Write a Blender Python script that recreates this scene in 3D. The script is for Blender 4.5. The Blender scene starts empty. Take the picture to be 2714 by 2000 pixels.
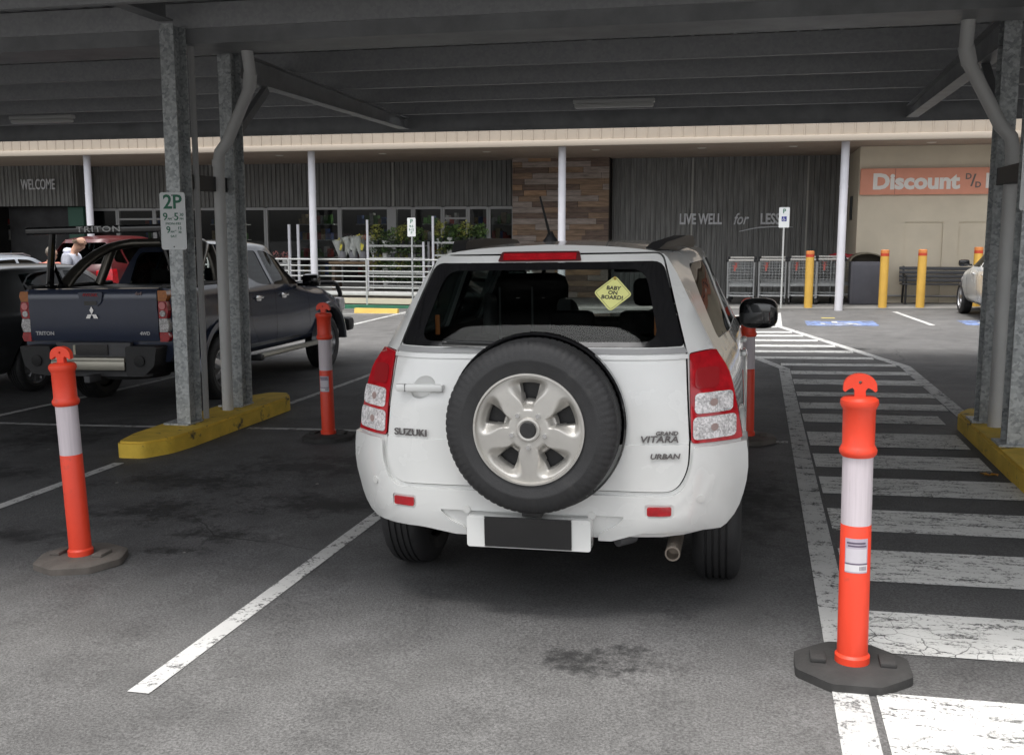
import bpy, bmesh, math, random
import numpy as np
from mathutils import Vector, Matrix

D = bpy.data
scn = bpy.context.scene
R = math.radians
PI = math.pi
random.seed(11)
rng = np.random.default_rng(5)

# ---------------------------------------------------------------- camera, sky, sun, exposure
cam_data = D.cameras.new('camera')
cam = D.objects.new('camera', cam_data)
scn.collection.objects.link(cam)
cam_data.sensor_width = 36.0
cam_data.lens = 36.13
cam_data.clip_start = 0.05
cam_data.clip_end = 2000
cam.location = (0, 0, 1.72)
cam.rotation_euler = (R(90 - 8.12), 0, R(13.1))
scn.camera = cam

SUN_EL, SUN_AZ = R(74), R(200)          # overcast: a broad soft sun from behind the camera
world = D.worlds.new('World')
scn.world = world
world.use_nodes = True
wn = world.node_tree
bg = wn.nodes['Background']
sky = wn.nodes.new('ShaderNodeTexSky')
sky.sky_type = 'NISHITA'
sky.sun_disc = False
sky.sun_elevation = SUN_EL
sky.sun_rotation = SUN_AZ
sky.dust_density = 4.0
sky.air_density = 1.0
hs = wn.nodes.new('ShaderNodeHueSaturation')    # cloud cover: the grey of an overcast sky
hs.inputs['Saturation'].default_value = 0.16
wn.links.new(sky.outputs[0], hs.inputs['Color'])
wn.links.new(hs.outputs[0], bg.inputs['Color'])
bg.inputs['Strength'].default_value = 0.12

sun_l = D.lights.new('sun', 'SUN')
sun_l.energy = 1.5
sun_l.angle = R(20)
sun_l.color = (1, 0.97, 0.93)
sun = D.objects.new('sun', sun_l)
scn.collection.objects.link(sun)
sun.rotation_euler = (R(90) - SUN_EL, 0, R(180) - SUN_AZ)
sun.location = (0, -5, 20)
scn.view_settings.view_transform = 'Standard'
scn.view_settings.look = 'None'
scn.view_settings.exposure = 1.35
scn.view_settings.gamma = 1
scn.cycles.max_bounces = 8
scn.cycles.transparent_max_bounces = 16

# ---------------------------------------------------------------- helpers
SL = 0.018
def gz(x, y):
    """height of the car park: a fall to the left and a shallow dip under the far-left bays"""
    return SL * x - 0.10 * math.exp(-((x + 6.8) / 2.0) ** 2 - ((y - 12.3) / 3.2) ** 2)

def link(o):
    scn.collection.objects.link(o)
    return o

def thing(name, label, cat, loc=(0, 0, 0), rot=(0, 0, 0), group=None, kind=None):
    o = D.objects.new(name, None)
    o.empty_display_size = 0.1
    link(o)
    o.location = loc
    o.rotation_euler = rot
    tag(o, label, cat, group, kind)
    return o

def tag(o, label=None, cat=None, group=None, kind=None):
    if label: o['label'] = label
    if cat: o['category'] = cat
    if group: o['group'] = group
    if kind: o['kind'] = kind
    return o

def shade(me, ang=35):
    if ang:
        me.polygons.foreach_set('use_smooth', [True] * len(me.polygons))
        me.set_sharp_from_angle(angle=R(ang))

def obj(name, me, m, parent=None, label=None, ang=35):
    o = D.objects.new(name, me)
    link(o)
    idx = [p.material_index for p in me.polygons] if isinstance(m, (list, tuple)) else None
    me.materials.clear()
    for x in (m if isinstance(m, (list, tuple)) else [m]): me.materials.append(x)
    if idx: me.polygons.foreach_set('material_index', idx)
    shade(me, ang)
    if parent: o.parent = parent
    if label: o['label'] = label
    return o

def mesh(v, f, name='m'):
    me = D.meshes.new(name)
    me.from_pydata([tuple(map(float, p)) for p in v], [], f)
    me.update()
    return me

def rr(x0, z0, x1, z1, r, n=4):
    """rounded rectangle, counter-clockwise"""
    P = []
    for cx, cz, a0 in ((x1 - r, z0 + r, -90), (x1 - r, z1 - r, 0), (x0 + r, z1 - r, 90), (x0 + r, z0 + r, 180)):
        for i in range(n + 1):
            a = R(a0 + 90 * i / n)
            P.append((cx + r * math.cos(a), cz + r * math.sin(a)))
    return P

def rpoly(pts, r, n=4):
    """polygon with rounded corners"""
    out = []
    N = len(pts)
    rs = r if isinstance(r, (list, tuple)) else [r] * N
    for i in range(N):
        p = Vector(pts[i]); a = Vector(pts[i - 1]); b = Vector(pts[(i + 1) % N])
        rad = rs[i]
        if rad <= 0: out.append(tuple(p)); continue
        da, db = (a - p), (b - p)
        k = min(rad, da.length * .48, db.length * .48)
        p0 = p + da.normalized() * k; p1 = p + db.normalized() * k
        for j in range(n + 1):
            t = j / n
            out.append(tuple((1 - t) ** 2 * p0 + 2 * t * (1 - t) * p + t * t * p1))
    return out

def area2(P):
    return sum(P[i - 1][0] * P[i][1] - P[i][0] * P[i - 1][1] for i in range(len(P))) / 2

class MB:
    """collects shapes into ONE mesh"""
    def __init__(s): s.v = []; s.f = []; s.mi = []; s.cur = 0
    def add(s, v, f, M=None):
        b = len(s.v)
        if M is not None: v = [M @ Vector(p) for p in v]
        s.v += [tuple(p) for p in v]
        s.f += [tuple(i + b for i in q) for q in f]
        s.mi += [s.cur] * len(f)
        return s
    def box(s, c, d, rz=0, bev=0, M=None, rx=0, ry=0):
        x, y, z = [k / 2 for k in d]
        bm = bmesh.new()
        bmesh.ops.create_cube(bm, size=1)
        for q in bm.verts: q.co = Vector((q.co.x * d[0], q.co.y * d[1], q.co.z * d[2]))
        if bev: bmesh.ops.bevel(bm, geom=list(bm.edges), offset=min(bev, .49 * min(d)), segments=2, affect='EDGES', profile=.5)
        T = Matrix.Translation(c) @ Matrix.Rotation(rz, 4, 'Z') @ Matrix.Rotation(ry, 4, 'Y') @ Matrix.Rotation(rx, 4, 'X')
        if M is not None: T = M @ T
        bm.verts.index_update()
        s.add([q.co for q in bm.verts], [[q.index for q in p.verts] for p in bm.faces], T)
        bm.free()
        return s
    def tube(s, pts, r, n=10, cap=True, M=None):
        P = [Vector(p) for p in pts]
        rs = r if isinstance(r, (list, tuple)) else [r] * len(P)
        t0 = (P[1] - P[0]).normalized()
        u = t0.orthogonal().normalized()
        V = []; F = []
        for i, p in enumerate(P):
            if i == 0: t = t0
            elif i == len(P) - 1: t = (P[i] - P[i - 1]).normalized()
            else: t = ((P[i] - P[i - 1]).normalized() + (P[i + 1] - P[i]).normalized()).normalized()
            u = (u - t * u.dot(t)).normalized(); w = t.cross(u)
            k = 1.0
            if 0 < i < len(P) - 1:
                k = 1 / max(.5, (P[i] - P[i - 1]).normalized().dot(t))
            for j in range(n):
                a = 2 * PI * j / n
                V.append(p + (u * math.cos(a) + w * math.sin(a)) * rs[i] * (k if False else 1))
        for i in range(len(P) - 1):
            for j in range(n):
                k = (j + 1) % n
                F.append((i * n + j, i * n + k, (i + 1) * n + k, (i + 1) * n + j))
        if cap:
            F.append(tuple(range(n - 1, -1, -1))); F.append(tuple((len(P) - 1) * n + j for j in range(n)))
        return s.add(V, F, M)
    def lathe(s, prof, n=32, M=None, a0=0, a1=2 * PI):
        """prof: (r, h) about local z"""
        full = abs(a1 - a0 - 2 * PI) < 1e-6
        m = n if full else n + 1
        V = []; F = []
        for r_, h in prof:
            for j in range(m):
                a = a0 + (a1 - a0) * j / n
                V.append((r_ * math.cos(a), r_ * math.sin(a), h))
        for i in range(len(prof) - 1):
            for j in range(n):
                k = (j + 1) % m
                F.append((i * m + j, i * m + k, (i + 1) * m + k, (i + 1) * m + j))
        return s.add(V, F, M)
    def prism(s, poly, d0, d1, plane='xz', M=None):
        """poly extruded: plane xz -> along y, yz -> along x, xy -> along z"""
        P = list(poly)
        if area2(P) < 0: P.reverse()
        n = len(P)
        def mk(p, d):
            return {'xz': (p[0], d, p[1]), 'yz': (d, p[0], p[1]), 'xy': (p[0], p[1], d)}[plane]
        V = [mk(p, d0) for p in P] + [mk(p, d1) for p in P]
        a, b = tuple(range(n)), tuple(range(2 * n - 1, n - 1, -1))
        sides = [(i, i + n, (i + 1) % n + n, (i + 1) % n) for i in range(n)]
        F = [a, b] + sides
        flip = (plane == 'xz') == (d1 < d0)
        # orientation: xz plane with +y is left handed
        if flip: F = [tuple(reversed(q)) for q in F]
        if plane == 'xz': pass
        return s.add(V, F, M)
    def quad(s, a, b, c, d): return s.add([a, b, c, d], [(0, 1, 2, 3)])
    def mesh(s, fix=True):
        me = mesh(s.v, s.f)
        if any(s.mi):
            for i, p in enumerate(me.polygons): p.material_index = s.mi[i]
        if fix:
            bm = bmesh.new(); bm.from_mesh(me)
            bmesh.ops.recalc_face_normals(bm, faces=bm.faces)
            bm.to_mesh(me); bm.free()
        return me
    def build(s, name, m, parent=None, label=None, ang=35):
        return obj(name, s.mesh(), m, parent, label, ang)

def copy_tree(o, parent=None):
    c = o.copy(); link(c); c.parent = parent
    for ch in list(o.children): copy_tree(ch, c)
    return c

def boolean(me, cutters, op='DIFFERENCE'):
    cur = me
    for cme in cutters:
        a = link(D.objects.new('tmp_a', cur)); b = link(D.objects.new('tmp_b', cme))
        md = a.modifiers.new('b', 'BOOLEAN'); md.operation = op; md.object = b; md.solver = 'EXACT'
        bpy.context.view_layer.update()
        dg = bpy.context.evaluated_depsgraph_get()
        new = D.meshes.new_from_object(a.evaluated_get(dg))
        D.objects.remove(a); D.objects.remove(b)
        cur = new
    return cur

FONT = None
def text(name, body, size, loc, rot, m, parent=None, depth=.002, bold=0, align='CENTER', sx=1.0, shear=0, spacing=1.0):
    cu = D.curves.new('t', 'FONT')
    cu.body = body; cu.size = size; cu.extrude = depth; cu.offset = bold
    cu.align_x = align; cu.align_y = 'CENTER'; cu.shear = shear; cu.space_character = spacing
    cu.resolution_u = 3
    o = link(D.objects.new('tmp_t', cu))
    bpy.context.view_layer.update()
    me = D.meshes.new_from_object(o.evaluated_get(bpy.context.evaluated_depsgraph_get()))
    D.objects.remove(o)
    for q in me.vertices: q.co.x *= sx
    ob = obj(name, me, m, parent, ang=30)
    ob.location = loc; ob.rotation_euler = rot
    return ob
FACE_BACK = (R(90), 0, 0)        # lettering that reads from the camera's side (-y)

# ---------------------------------------------------------------- materials
def nd(nt, t, **k):
    n = nt.nodes.new(t)
    for a, b in k.items():
        if a.startswith('_'): setattr(n, a[1:], b)
        else: n.inputs[a].default_value = b
    return n

def mat(name, col, rough=.5, metal=0, coat=0, var=0, vs=6, bump=0, bs=80, spec=.5, spots=None, sv=(1, 1, 1), rvar=0):
    """principled material with noise variation of colour, roughness and surface"""
    m = D.materials.new(name); m.use_nodes = True
    nt = m.node_tree; L = nt.links.new
    b = nt.nodes['Principled BSDF']
    b.inputs['Base Color'].default_value = (*col, 1)
    b.inputs['Roughness'].default_value = rough
    b.inputs['Metallic'].default_value = metal
    b.inputs['Coat Weight'].default_value = coat
    b.inputs['Coat Roughness'].default_value = .06
    b.inputs['Specular IOR Level'].default_value = spec
    if var or bump or spots or rvar:
        tc = nd(nt, 'ShaderNodeTexCoord'); mp = nd(nt, 'ShaderNodeMapping'); mp.inputs['Scale'].default_value = sv
        L(tc.outputs['Object'], mp.inputs[0])
        out = None
        if var:
            n = nd(nt, 'ShaderNodeTexNoise', Scale=vs, Detail=6, Roughness=.6); L(mp.outputs[0], n.inputs['Vector'])
            r = nd(nt, 'ShaderNodeMapRange'); r.inputs['From Min'].default_value = .25; r.inputs['From Max'].default_value = .75
            r.inputs['To Min'].default_value = 1 - var; r.inputs['To Max'].default_value = 1 + var
            L(n.outputs[0], r.inputs[0])
            mx = nd(nt, 'ShaderNodeMix', _data_type='RGBA', _blend_type='MULTIPLY'); mx.inputs[0].default_value = 1
            mx.inputs[6].default_value = (*col, 1); L(r.outputs[0], mx.inputs[7]); out = mx.outputs[2]
        if spots:   # (colour, scale, threshold, softness)
            c2, sc, th, so = spots
            n = nd(nt, 'ShaderNodeTexNoise', Scale=sc, Detail=8, Roughness=.65); L(mp.outputs[0], n.inputs['Vector'])
            r = nd(nt, 'ShaderNodeMapRange'); r.inputs['From Min'].default_value = th; r.inputs['From Max'].default_value = th + so
            L(n.outputs[0], r.inputs[0])
            mx = nd(nt, 'ShaderNodeMix', _data_type='RGBA'); L(r.outputs[0], mx.inputs[0])
            if out is not None: L(out, mx.inputs[6])
            else: mx.inputs[6].default_value = (*col, 1)
            mx.inputs[7].default_value = (*c2, 1); out = mx.outputs[2]
        if out is not None: L(out, b.inputs['Base Color'])
        if rvar:
            n = nd(nt, 'ShaderNodeTexNoise', Scale=vs * 1.7, Detail=4); L(mp.outputs[0], n.inputs['Vector'])
            r = nd(nt, 'ShaderNodeMapRange'); r.inputs['To Min'].default_value = max(0, rough - rvar); r.inputs['To Max'].default_value = min(1, rough + rvar)
            L(n.outputs[0], r.inputs[0]); L(r.outputs[0], b.inputs['Roughness'])
        if bump:
            n = nd(nt, 'ShaderNodeTexNoise', Scale=bs, Detail=4); L(mp.outputs[0], n.inputs['Vector'])
            bp = nd(nt, 'ShaderNodeBump', Strength=bump, Distance=.01); L(n.outputs[0], bp.inputs['Height']); L(bp.outputs[0], b.inputs['Normal'])
    return m

def glass_mat(name, tint, refl=1.0, rough=.0):
    m = D.materials.new(name); m.use_nodes = True
    nt = m.node_tree; L = nt.links.new
    nt.nodes.clear()
    o = nd(nt, 'ShaderNodeOutputMaterial'); t = nd(nt, 'ShaderNodeBsdfTransparent'); g = nd(nt, 'ShaderNodeBsdfGlossy')
    t.inputs[0].default_value = (*tint, 1); g.inputs['Roughness'].default_value = rough
    ge = nd(nt, 'ShaderNodeNewGeometry'); io = nd(nt, 'ShaderNodeMapRange'); io.inputs['To Min'].default_value = 1.5; io.inputs['To Max'].default_value = 1 / 1.5
    L(ge.outputs['Backfacing'], io.inputs[0])
    fr = nd(nt, 'ShaderNodeFresnel'); L(io.outputs[0], fr.inputs['IOR']); mu = nd(nt, 'ShaderNodeMath', _operation='MULTIPLY'); mu.inputs[1].default_value = refl
    L(fr.outputs[0], mu.inputs[0])
    mx = nd(nt, 'ShaderNodeMixShader'); L(mu.outputs[0], mx.inputs[0]); L(t.outputs[0], mx.inputs[1]); L(g.outputs[0], mx.inputs[2])
    L(mx.outputs[0], o.inputs[0])
    return m

M = {}
M['white_paint'] = mat('white_paint', (.66, .665, .65), .26, coat=.9, var=.03, vs=3, rvar=.06, spots=((.60, .592, .575), 4, .54, .5))
M['slate_paint'] = mat('slate_paint', (.032, .042, .076), .20, metal=.1, coat=.5, var=.1, vs=2)
M['dark_paint'] = mat('dark_paint', (.040, .043, .044), .30, metal=.2, coat=.5, var=.1, vs=2)
M['silver_paint'] = mat('silver_paint', (.42, .46, .52), .3, metal=.4, coat=.6)
M['red_paint'] = mat('red_paint', (.06, .003, .005), .35, coat=.4)
M['black_plastic'] = mat('black_plastic', (.018, .018, .019), .5, var=.2, vs=20, bump=.1)
M['gloss_black'] = mat('gloss_black', (.008, .008, .009), .12, coat=.5)
M['grey_plastic'] = mat('grey_plastic', (.09, .09, .095), .6, var=.15)
M['tyre_rubber'] = mat('tyre_rubber', (.022, .022, .023), .62, var=.25, vs=14, bump=.15, bs=120, spots=((.07, .068, .062), 6, .62, .25))
M['rim_silver'] = mat('rim_silver', (.49, .475, .445), .42, metal=.6, var=.08, vs=10, spots=((.30, .27, .23), 14, .60, .25))
M['alloy'] = mat('alloy', (.50, .50, .51), .3, metal=.9, var=.05)
M['chrome'] = mat('chrome', (.75, .75, .75), .15, metal=1)
M['interior'] = mat('interior', (.009, .009, .010), .85, var=.25, vs=12, spec=.15)
M['interior_grey'] = mat('interior_grey', (.16, .16, .165), .8, var=.15)
M['red_lens'] = mat('red_lens', (.38, .006, .012), .15, coat=.5, var=.35, vs=22)
M['amber_lens'] = mat('amber_lens', (.46, .14, .015), .15, coat=.4, var=.2, vs=40)
M['tint_glass'] = glass_mat('tint_glass', (.74, .77, .76), .3)
M['window_glass'] = glass_mat('window_glass', (.62, .66, .66), 1.0)
M['clear_glass'] = glass_mat('clear_glass', (.90, .92, .91), .2)
M['dark_glass'] = glass_mat('dark_glass', (.13, .15, .15), .6)
M['galv'] = None

def voronoi_mat(name, c0, c1, scale, rough, metal, sv=(1, 1, 1)):
    m = mat(name, c0, rough, metal)
    nt = m.node_tree; L = nt.links.new; b = nt.nodes['Principled BSDF']
    tc = nd(nt, 'ShaderNodeTexCoord'); mp = nd(nt, 'ShaderNodeMapping'); mp.inputs['Scale'].default_value = sv
    v = nd(nt, 'ShaderNodeTexVoronoi', Scale=scale, Randomness=1)
    n = nd(nt, 'ShaderNodeTexNoise', Scale=scale * .18, Detail=5)
    L(tc.outputs['Object'], mp.inputs[0]); L(mp.outputs[0], v.inputs['Vector']); L(mp.outputs[0], n.inputs['Vector'])
    sp = nd(nt, 'ShaderNodeSeparateColor'); L(v.outputs['Color'], sp.inputs[0])
    ad = nd(nt, 'ShaderNodeMath', _operation='MULTIPLY_ADD'); L(sp.outputs[0], ad.inputs[0]); ad.inputs[1].default_value = .65
    L(n.outputs[0], ad.inputs[2])
    r = nd(nt, 'ShaderNodeMapRange'); r.inputs['From Min'].default_value = .35; r.inputs['From Max'].default_value = 1.15
    L(ad.outputs[0], r.inputs[0])
    mx = nd(nt, 'ShaderNodeMix', _data_type='RGBA'); L(r.outputs[0], mx.inputs[0]); mx.inputs[6].default_value = (*c0, 1); mx.inputs[7].default_value = (*c1, 1)
    L(mx.outputs[2], b.inputs['Base Color'])
    return m
M['galv'] = voronoi_mat('galv', (.22, .235, .24), (.52, .54, .54), 48, .5, .3)
M['galv_beam'] = voronoi_mat('galv_beam', (.30, .305, .315), (.36, .365, .37), 40, .6, .1)
M['clear_lens'] = voronoi_mat('clear_lens', (.26, .25, .25), (.78, .76, .76), 130, .12, .0)

# ---------------------------------------------------------------- lofted car bodies
def pchip(x, y, xi):
    """monotone cubic through x (n,), y (n, ...) at xi"""
    x = np.asarray(x, float); y = np.asarray(y, float); h = np.diff(x)
    sh = (-1,) + (1,) * (y.ndim - 1); hh = h.reshape(sh)
    d = np.diff(y, axis=0) / hh
    m = np.zeros_like(y)
    w1 = (2 * hh[1:] + hh[:-1]); w2 = (hh[1:] + 2 * hh[:-1])
    with np.errstate(divide='ignore', invalid='ignore'):
        mm = (w1 + w2) / (w1 / d[:-1] + w2 / d[1:])
    m[1:-1] = np.where(d[:-1] * d[1:] > 0, mm, 0)
    m[0] = d[0]; m[-1] = d[-1]
    i = np.clip(np.searchsorted(x, xi, side='right') - 1, 0, len(x) - 2)
    t = ((xi - x[i]) / h[i]).reshape(sh)
    H = h[i].reshape(sh)
    return ((1 + 2 * t) * (1 - t) ** 2 * y[i] + t * (1 - t) ** 2 * H * m[i] + t * t * (3 - 2 * t) * y[i + 1] + t * t * (t - 1) * H * m[i + 1])

class Loft:
    """closed car form: half profiles (x,z) bottom to roof at stations y; Rf / Ff bend the tail and the nose in plan and side view"""
    def __init__(s, st, Rf, Ff, wR=1.2, wF=1.0, K=36, Ly=56, nc=14):
        ys = np.array([q[0] for q in st], float)
        P = np.array([q[1] for q in st], float)
        k = P.shape[1]
        u = np.linspace(0, k - 1, K + 1)
        Q = np.stack([pchip(np.arange(k), P[i], u) for i in range(len(st))])
        yy = np.linspace(ys[0], ys[-1], Ly + 1)
        W = pchip(ys, Q, yy)                       # (Ly+1, K+1, 2)
        full = np.concatenate([W, W[:, -2:0:-1] * np.array([-1, 1])], axis=1)
        n = full.shape[1]
        V = []; F = []
        y0, y1 = ys[0], ys[-1]
        def put(x, z, y):
            wr = np.clip(1 - (y - y0) / wR, 0, 1); wf = np.clip(1 - (y1 - y) / wF, 0, 1)
            return np.stack([x, y + Rf(x, z) * wr - Ff(x, z) * wf, z], -1)
        rings = []
        def ring(arr, y):
            rings.append(len(V)); V.extend(put(arr[:, 0], arr[:, 1], np.full(len(arr), y)))
        def inner(a, q):
            zc = .5 * (a[:, 1].min() + a[:, 1].max())
            return np.stack([a[:, 0] * q, zc + (a[:, 1] - zc) * q], -1)
        for q in np.linspace(0, 1, nc + 1)[1:-1]: ring(inner(full[0], q), y0)
        for i in range(Ly + 1): ring(full[i], yy[i])
        for q in np.linspace(1, 0, nc + 1)[1:-1]: ring(inner(full[-1], q), y1)
        for a, b in zip(rings[:-1], rings[1:]):
            for j in range(n):
                k2 = (j + 1) % n
                F.append((a + j, b + j, b + k2, a + k2))
        for a, y, arr, rev in ((rings[0], y0, full[0], False), (rings[-1], y1, full[-1], True)):
            zc = .5 * (arr[:, 1].min() + arr[:, 1].max())
            c = len(V); V.append(put(np.zeros(1), np.full(1, zc), np.full(1, y))[0])
            for j in range(n):
                q = (a + j, a + (j + 1) % n, c)
                F.append(q if not rev else tuple(reversed(q)))
        s.V = np.array(V); s.F = F
        me = mesh(s.V, F)
        bm = bmesh.new(); bm.from_mesh(me); bmesh.ops.recalc_face_normals(bm, faces=bm.faces)
        bm.verts.ensure_lookup_table(); bm.normal_update()
        s.N = np.array([v.normal for v in bm.verts]); s.F = [tuple(v.index for v in f.verts) for f in bm.faces]
        bm.free(); D.meshes.remove(me)
    def solid(s, off=0):
        return mesh(s.V + s.N * off, s.F)
    def shell(s, a, b):
        """skin between offsets a (outside) and b (inside)"""
        n = len(s.V)
        V = np.concatenate([s.V + s.N * a, s.V + s.N * b])
        return mesh(V, s.F + [tuple(i + n for i in reversed(f)) for f in s.F])

def prism_mesh(poly, d0, d1, plane='xz'):
    return MB().prism(poly, d0, d1, plane).mesh()

def grow(poly, d):
    """offset a polygon outwards by d"""
    P = [Vector(p) for p in poly]
    if area2(poly) < 0: P.reverse()
    out = []
    n = len(P)
    for i in range(n):
        e0 = (P[i] - P[i - 1]); e1 = (P[(i + 1) % n] - P[i])
        n0 = Vector((e0.y, -e0.x)).normalized(); n1 = Vector((e1.y, -e1.x)).normalized()
        m_ = (n0 + n1)
        if m_.length < 1e-6: m_ = n0
        m_.normalize()
        out.append(tuple(P[i] + m_ * d / max(.4, m_.dot(n0))))
    return out

def mirror(poly): return [(-x, z) for x, z in reversed(poly)]

def yc(r, c0, c1, n=40):
    """cylinder along x from c0 to c1 (points)"""
    return MB().tube([c0, c1], r, n).mesh()

# ---------------------------------------------------------------- wheels (axis = local x, outer side +x)
WX = Matrix.Rotation(R(90), 4, 'Y')
def tyre_mesh(rad, w, rin, n=96, slot=4):
    h = w / 2; k = rad / .375
    prof = [(rin, -h * .80), (rin + .006, -h * .92), (rin + .035, -h * .99), (rad - .085 * k, -h * 1.02), (rad - .080 * k, -h * 1.035), (rad - .074 * k, -h * 1.02), (rad - .045 * k, -h * .97), (rad - .020 * k, -h * .86), (rad - .006 * k, -h * .72), (rad, -h * .60)]
    for a in (-.42, -.14, .14, .42):
        prof += [(rad, h * (a - .05)), (rad - .009, h * (a - .035)), (rad - .009, h * (a + .035)), (rad, h * (a + .05))]
    prof += [(r_, -t) for r_, t in reversed(prof[:10])]
    m = len(prof)
    V = []; F = []
    for j in range(n):
        a = 2 * PI * j / n
        for r_, t in prof:
            q = r_
            if slot and abs(t) > h * .55 and rad - .05 * k < r_ and j % slot == 0: q = r_ - .0035
            V.append((t, q * math.sin(a), q * math.cos(a)))
    for j in range(n):
        k2 = (j + 1) % n
        for i in range(m - 1):
            F.append((j * m + i, j * m + i + 1, k2 * m + i + 1, k2 * m + i))
    return mesh(V, F)

def rim_mesh(rad, hole, depth=.05, rings=40, n=200, bulge=.03):
    """polar height field; hole(r, theta) -> 0..1 cuts through, returns the spoked face; outer side +x"""
    V = []; F = []; keep = {}
    rs = np.linspace(.0, rad, rings + 1)[1:]
    for i, r_ in enumerate(rs):
        for j in range(n):
            a = 2 * PI * j / n
            k = hole(r_ / rad, a)
            h = bulge * (1 - (r_ / rad) ** 2) + (.018 if r_ / rad > .955 else 0)
            V.append((h - depth * k, r_ * math.sin(a), r_ * math.cos(a)))
            keep[(i, j)] = k
    for i in range(rings - 1):
        for j in range(n):
            k = (j + 1) % n
            if min(keep[(i, j)], keep[(i + 1, j)], keep[(i, k)], keep[(i + 1, k)]) > .93: continue
            F.append((i * n + j, i * n + k, (i + 1) * n + k, (i + 1) * n + j))
    V.append((bulge, 0, 0)); c = len(V) - 1
    for j in range(n): F.append((c, (j + 1) % n, j))
    # barrel behind the lip
    b = len(V); o = (rings - 1) * n
    for j in range(n):
        a = 2 * PI * j / n
        V.append((-.14, rad * .97 * math.sin(a), rad * .97 * math.cos(a)))
    for j in range(n): F.append((o + j, o + (j + 1) % n, b + (j + 1) % n, b + j))
    return mesh(V, F)

def sstep(a, b, x):
    t = min(1, max(0, (x - a) / (b - a)))
    return t * t * (3 - 2 * t)

def spokes(k, w0=.16, w1=.10, r0=.30, r1=.86, ph=0):
    """k slim spokes: open between them"""
    def hole(r_, a):
        per = 2 * PI / k
        d = abs(((a - ph + per / 2) % per) - per / 2) * r_       # distance from spoke centre line
        w = w0 + (w1 - w0) * (r_ - r0) / (r1 - r0)
        return sstep(w * .75, w * 1.15, d) * sstep(r0 - .04, r0 + .04, r_) * (1 - sstep(r1 - .03, r1 + .04, r_))
    return hole

def wheel(parent, loc, side, rad, w, rimr, hole, rim_m, name='wheel', steer=0, n=96, rn=160):
    """wheel > tyre, rim, hub"""
    wh = D.objects.new(name, None); wh.empty_display_size = .05; link(wh); wh.parent = parent
    wh.location = loc; wh.rotation_euler = (0, 0, steer + (0 if side > 0 else PI))
    obj('tyre', tyre_mesh(rad, w, rimr, n), M['tyre_rubber'], wh)
    r_ = obj('rim', rim_mesh(rimr, hole, n=rn), rim_m, wh); r_.location.x = w / 2 - .035
    bk = MB(); bk.tube([(-w * .3, 0, 0), (w * .05, 0, 0)], rimr * .95, 32); bk.build('brake_drum', M['black_plastic'], wh)
    return wh
# ---------------------------------------------------------------- ground, paint, islands
def ground_mesh():
    xs = sorted(set([-150, -90, -60, -40, -30, -24] + list(np.arange(-20, 8.01, 1.0)) + [10, 14, 20, 30, 50, 90, 150]))
    ys = sorted(set([-150, -80, -40, -20, -10, -4, 0] + list(np.arange(2, 24.01, 1.0)) + [30, 50, 90, 150]))
    V = [(x, y, gz(max(-30, min(30, x)), y)) for y in ys for x in xs]
    n = len(xs)
    return mesh(V, [(j * n + i, j * n + i + 1, (j + 1) * n + i + 1, (j + 1) * n + i) for j in range(len(ys) - 1) for i in range(n - 1)])

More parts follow.
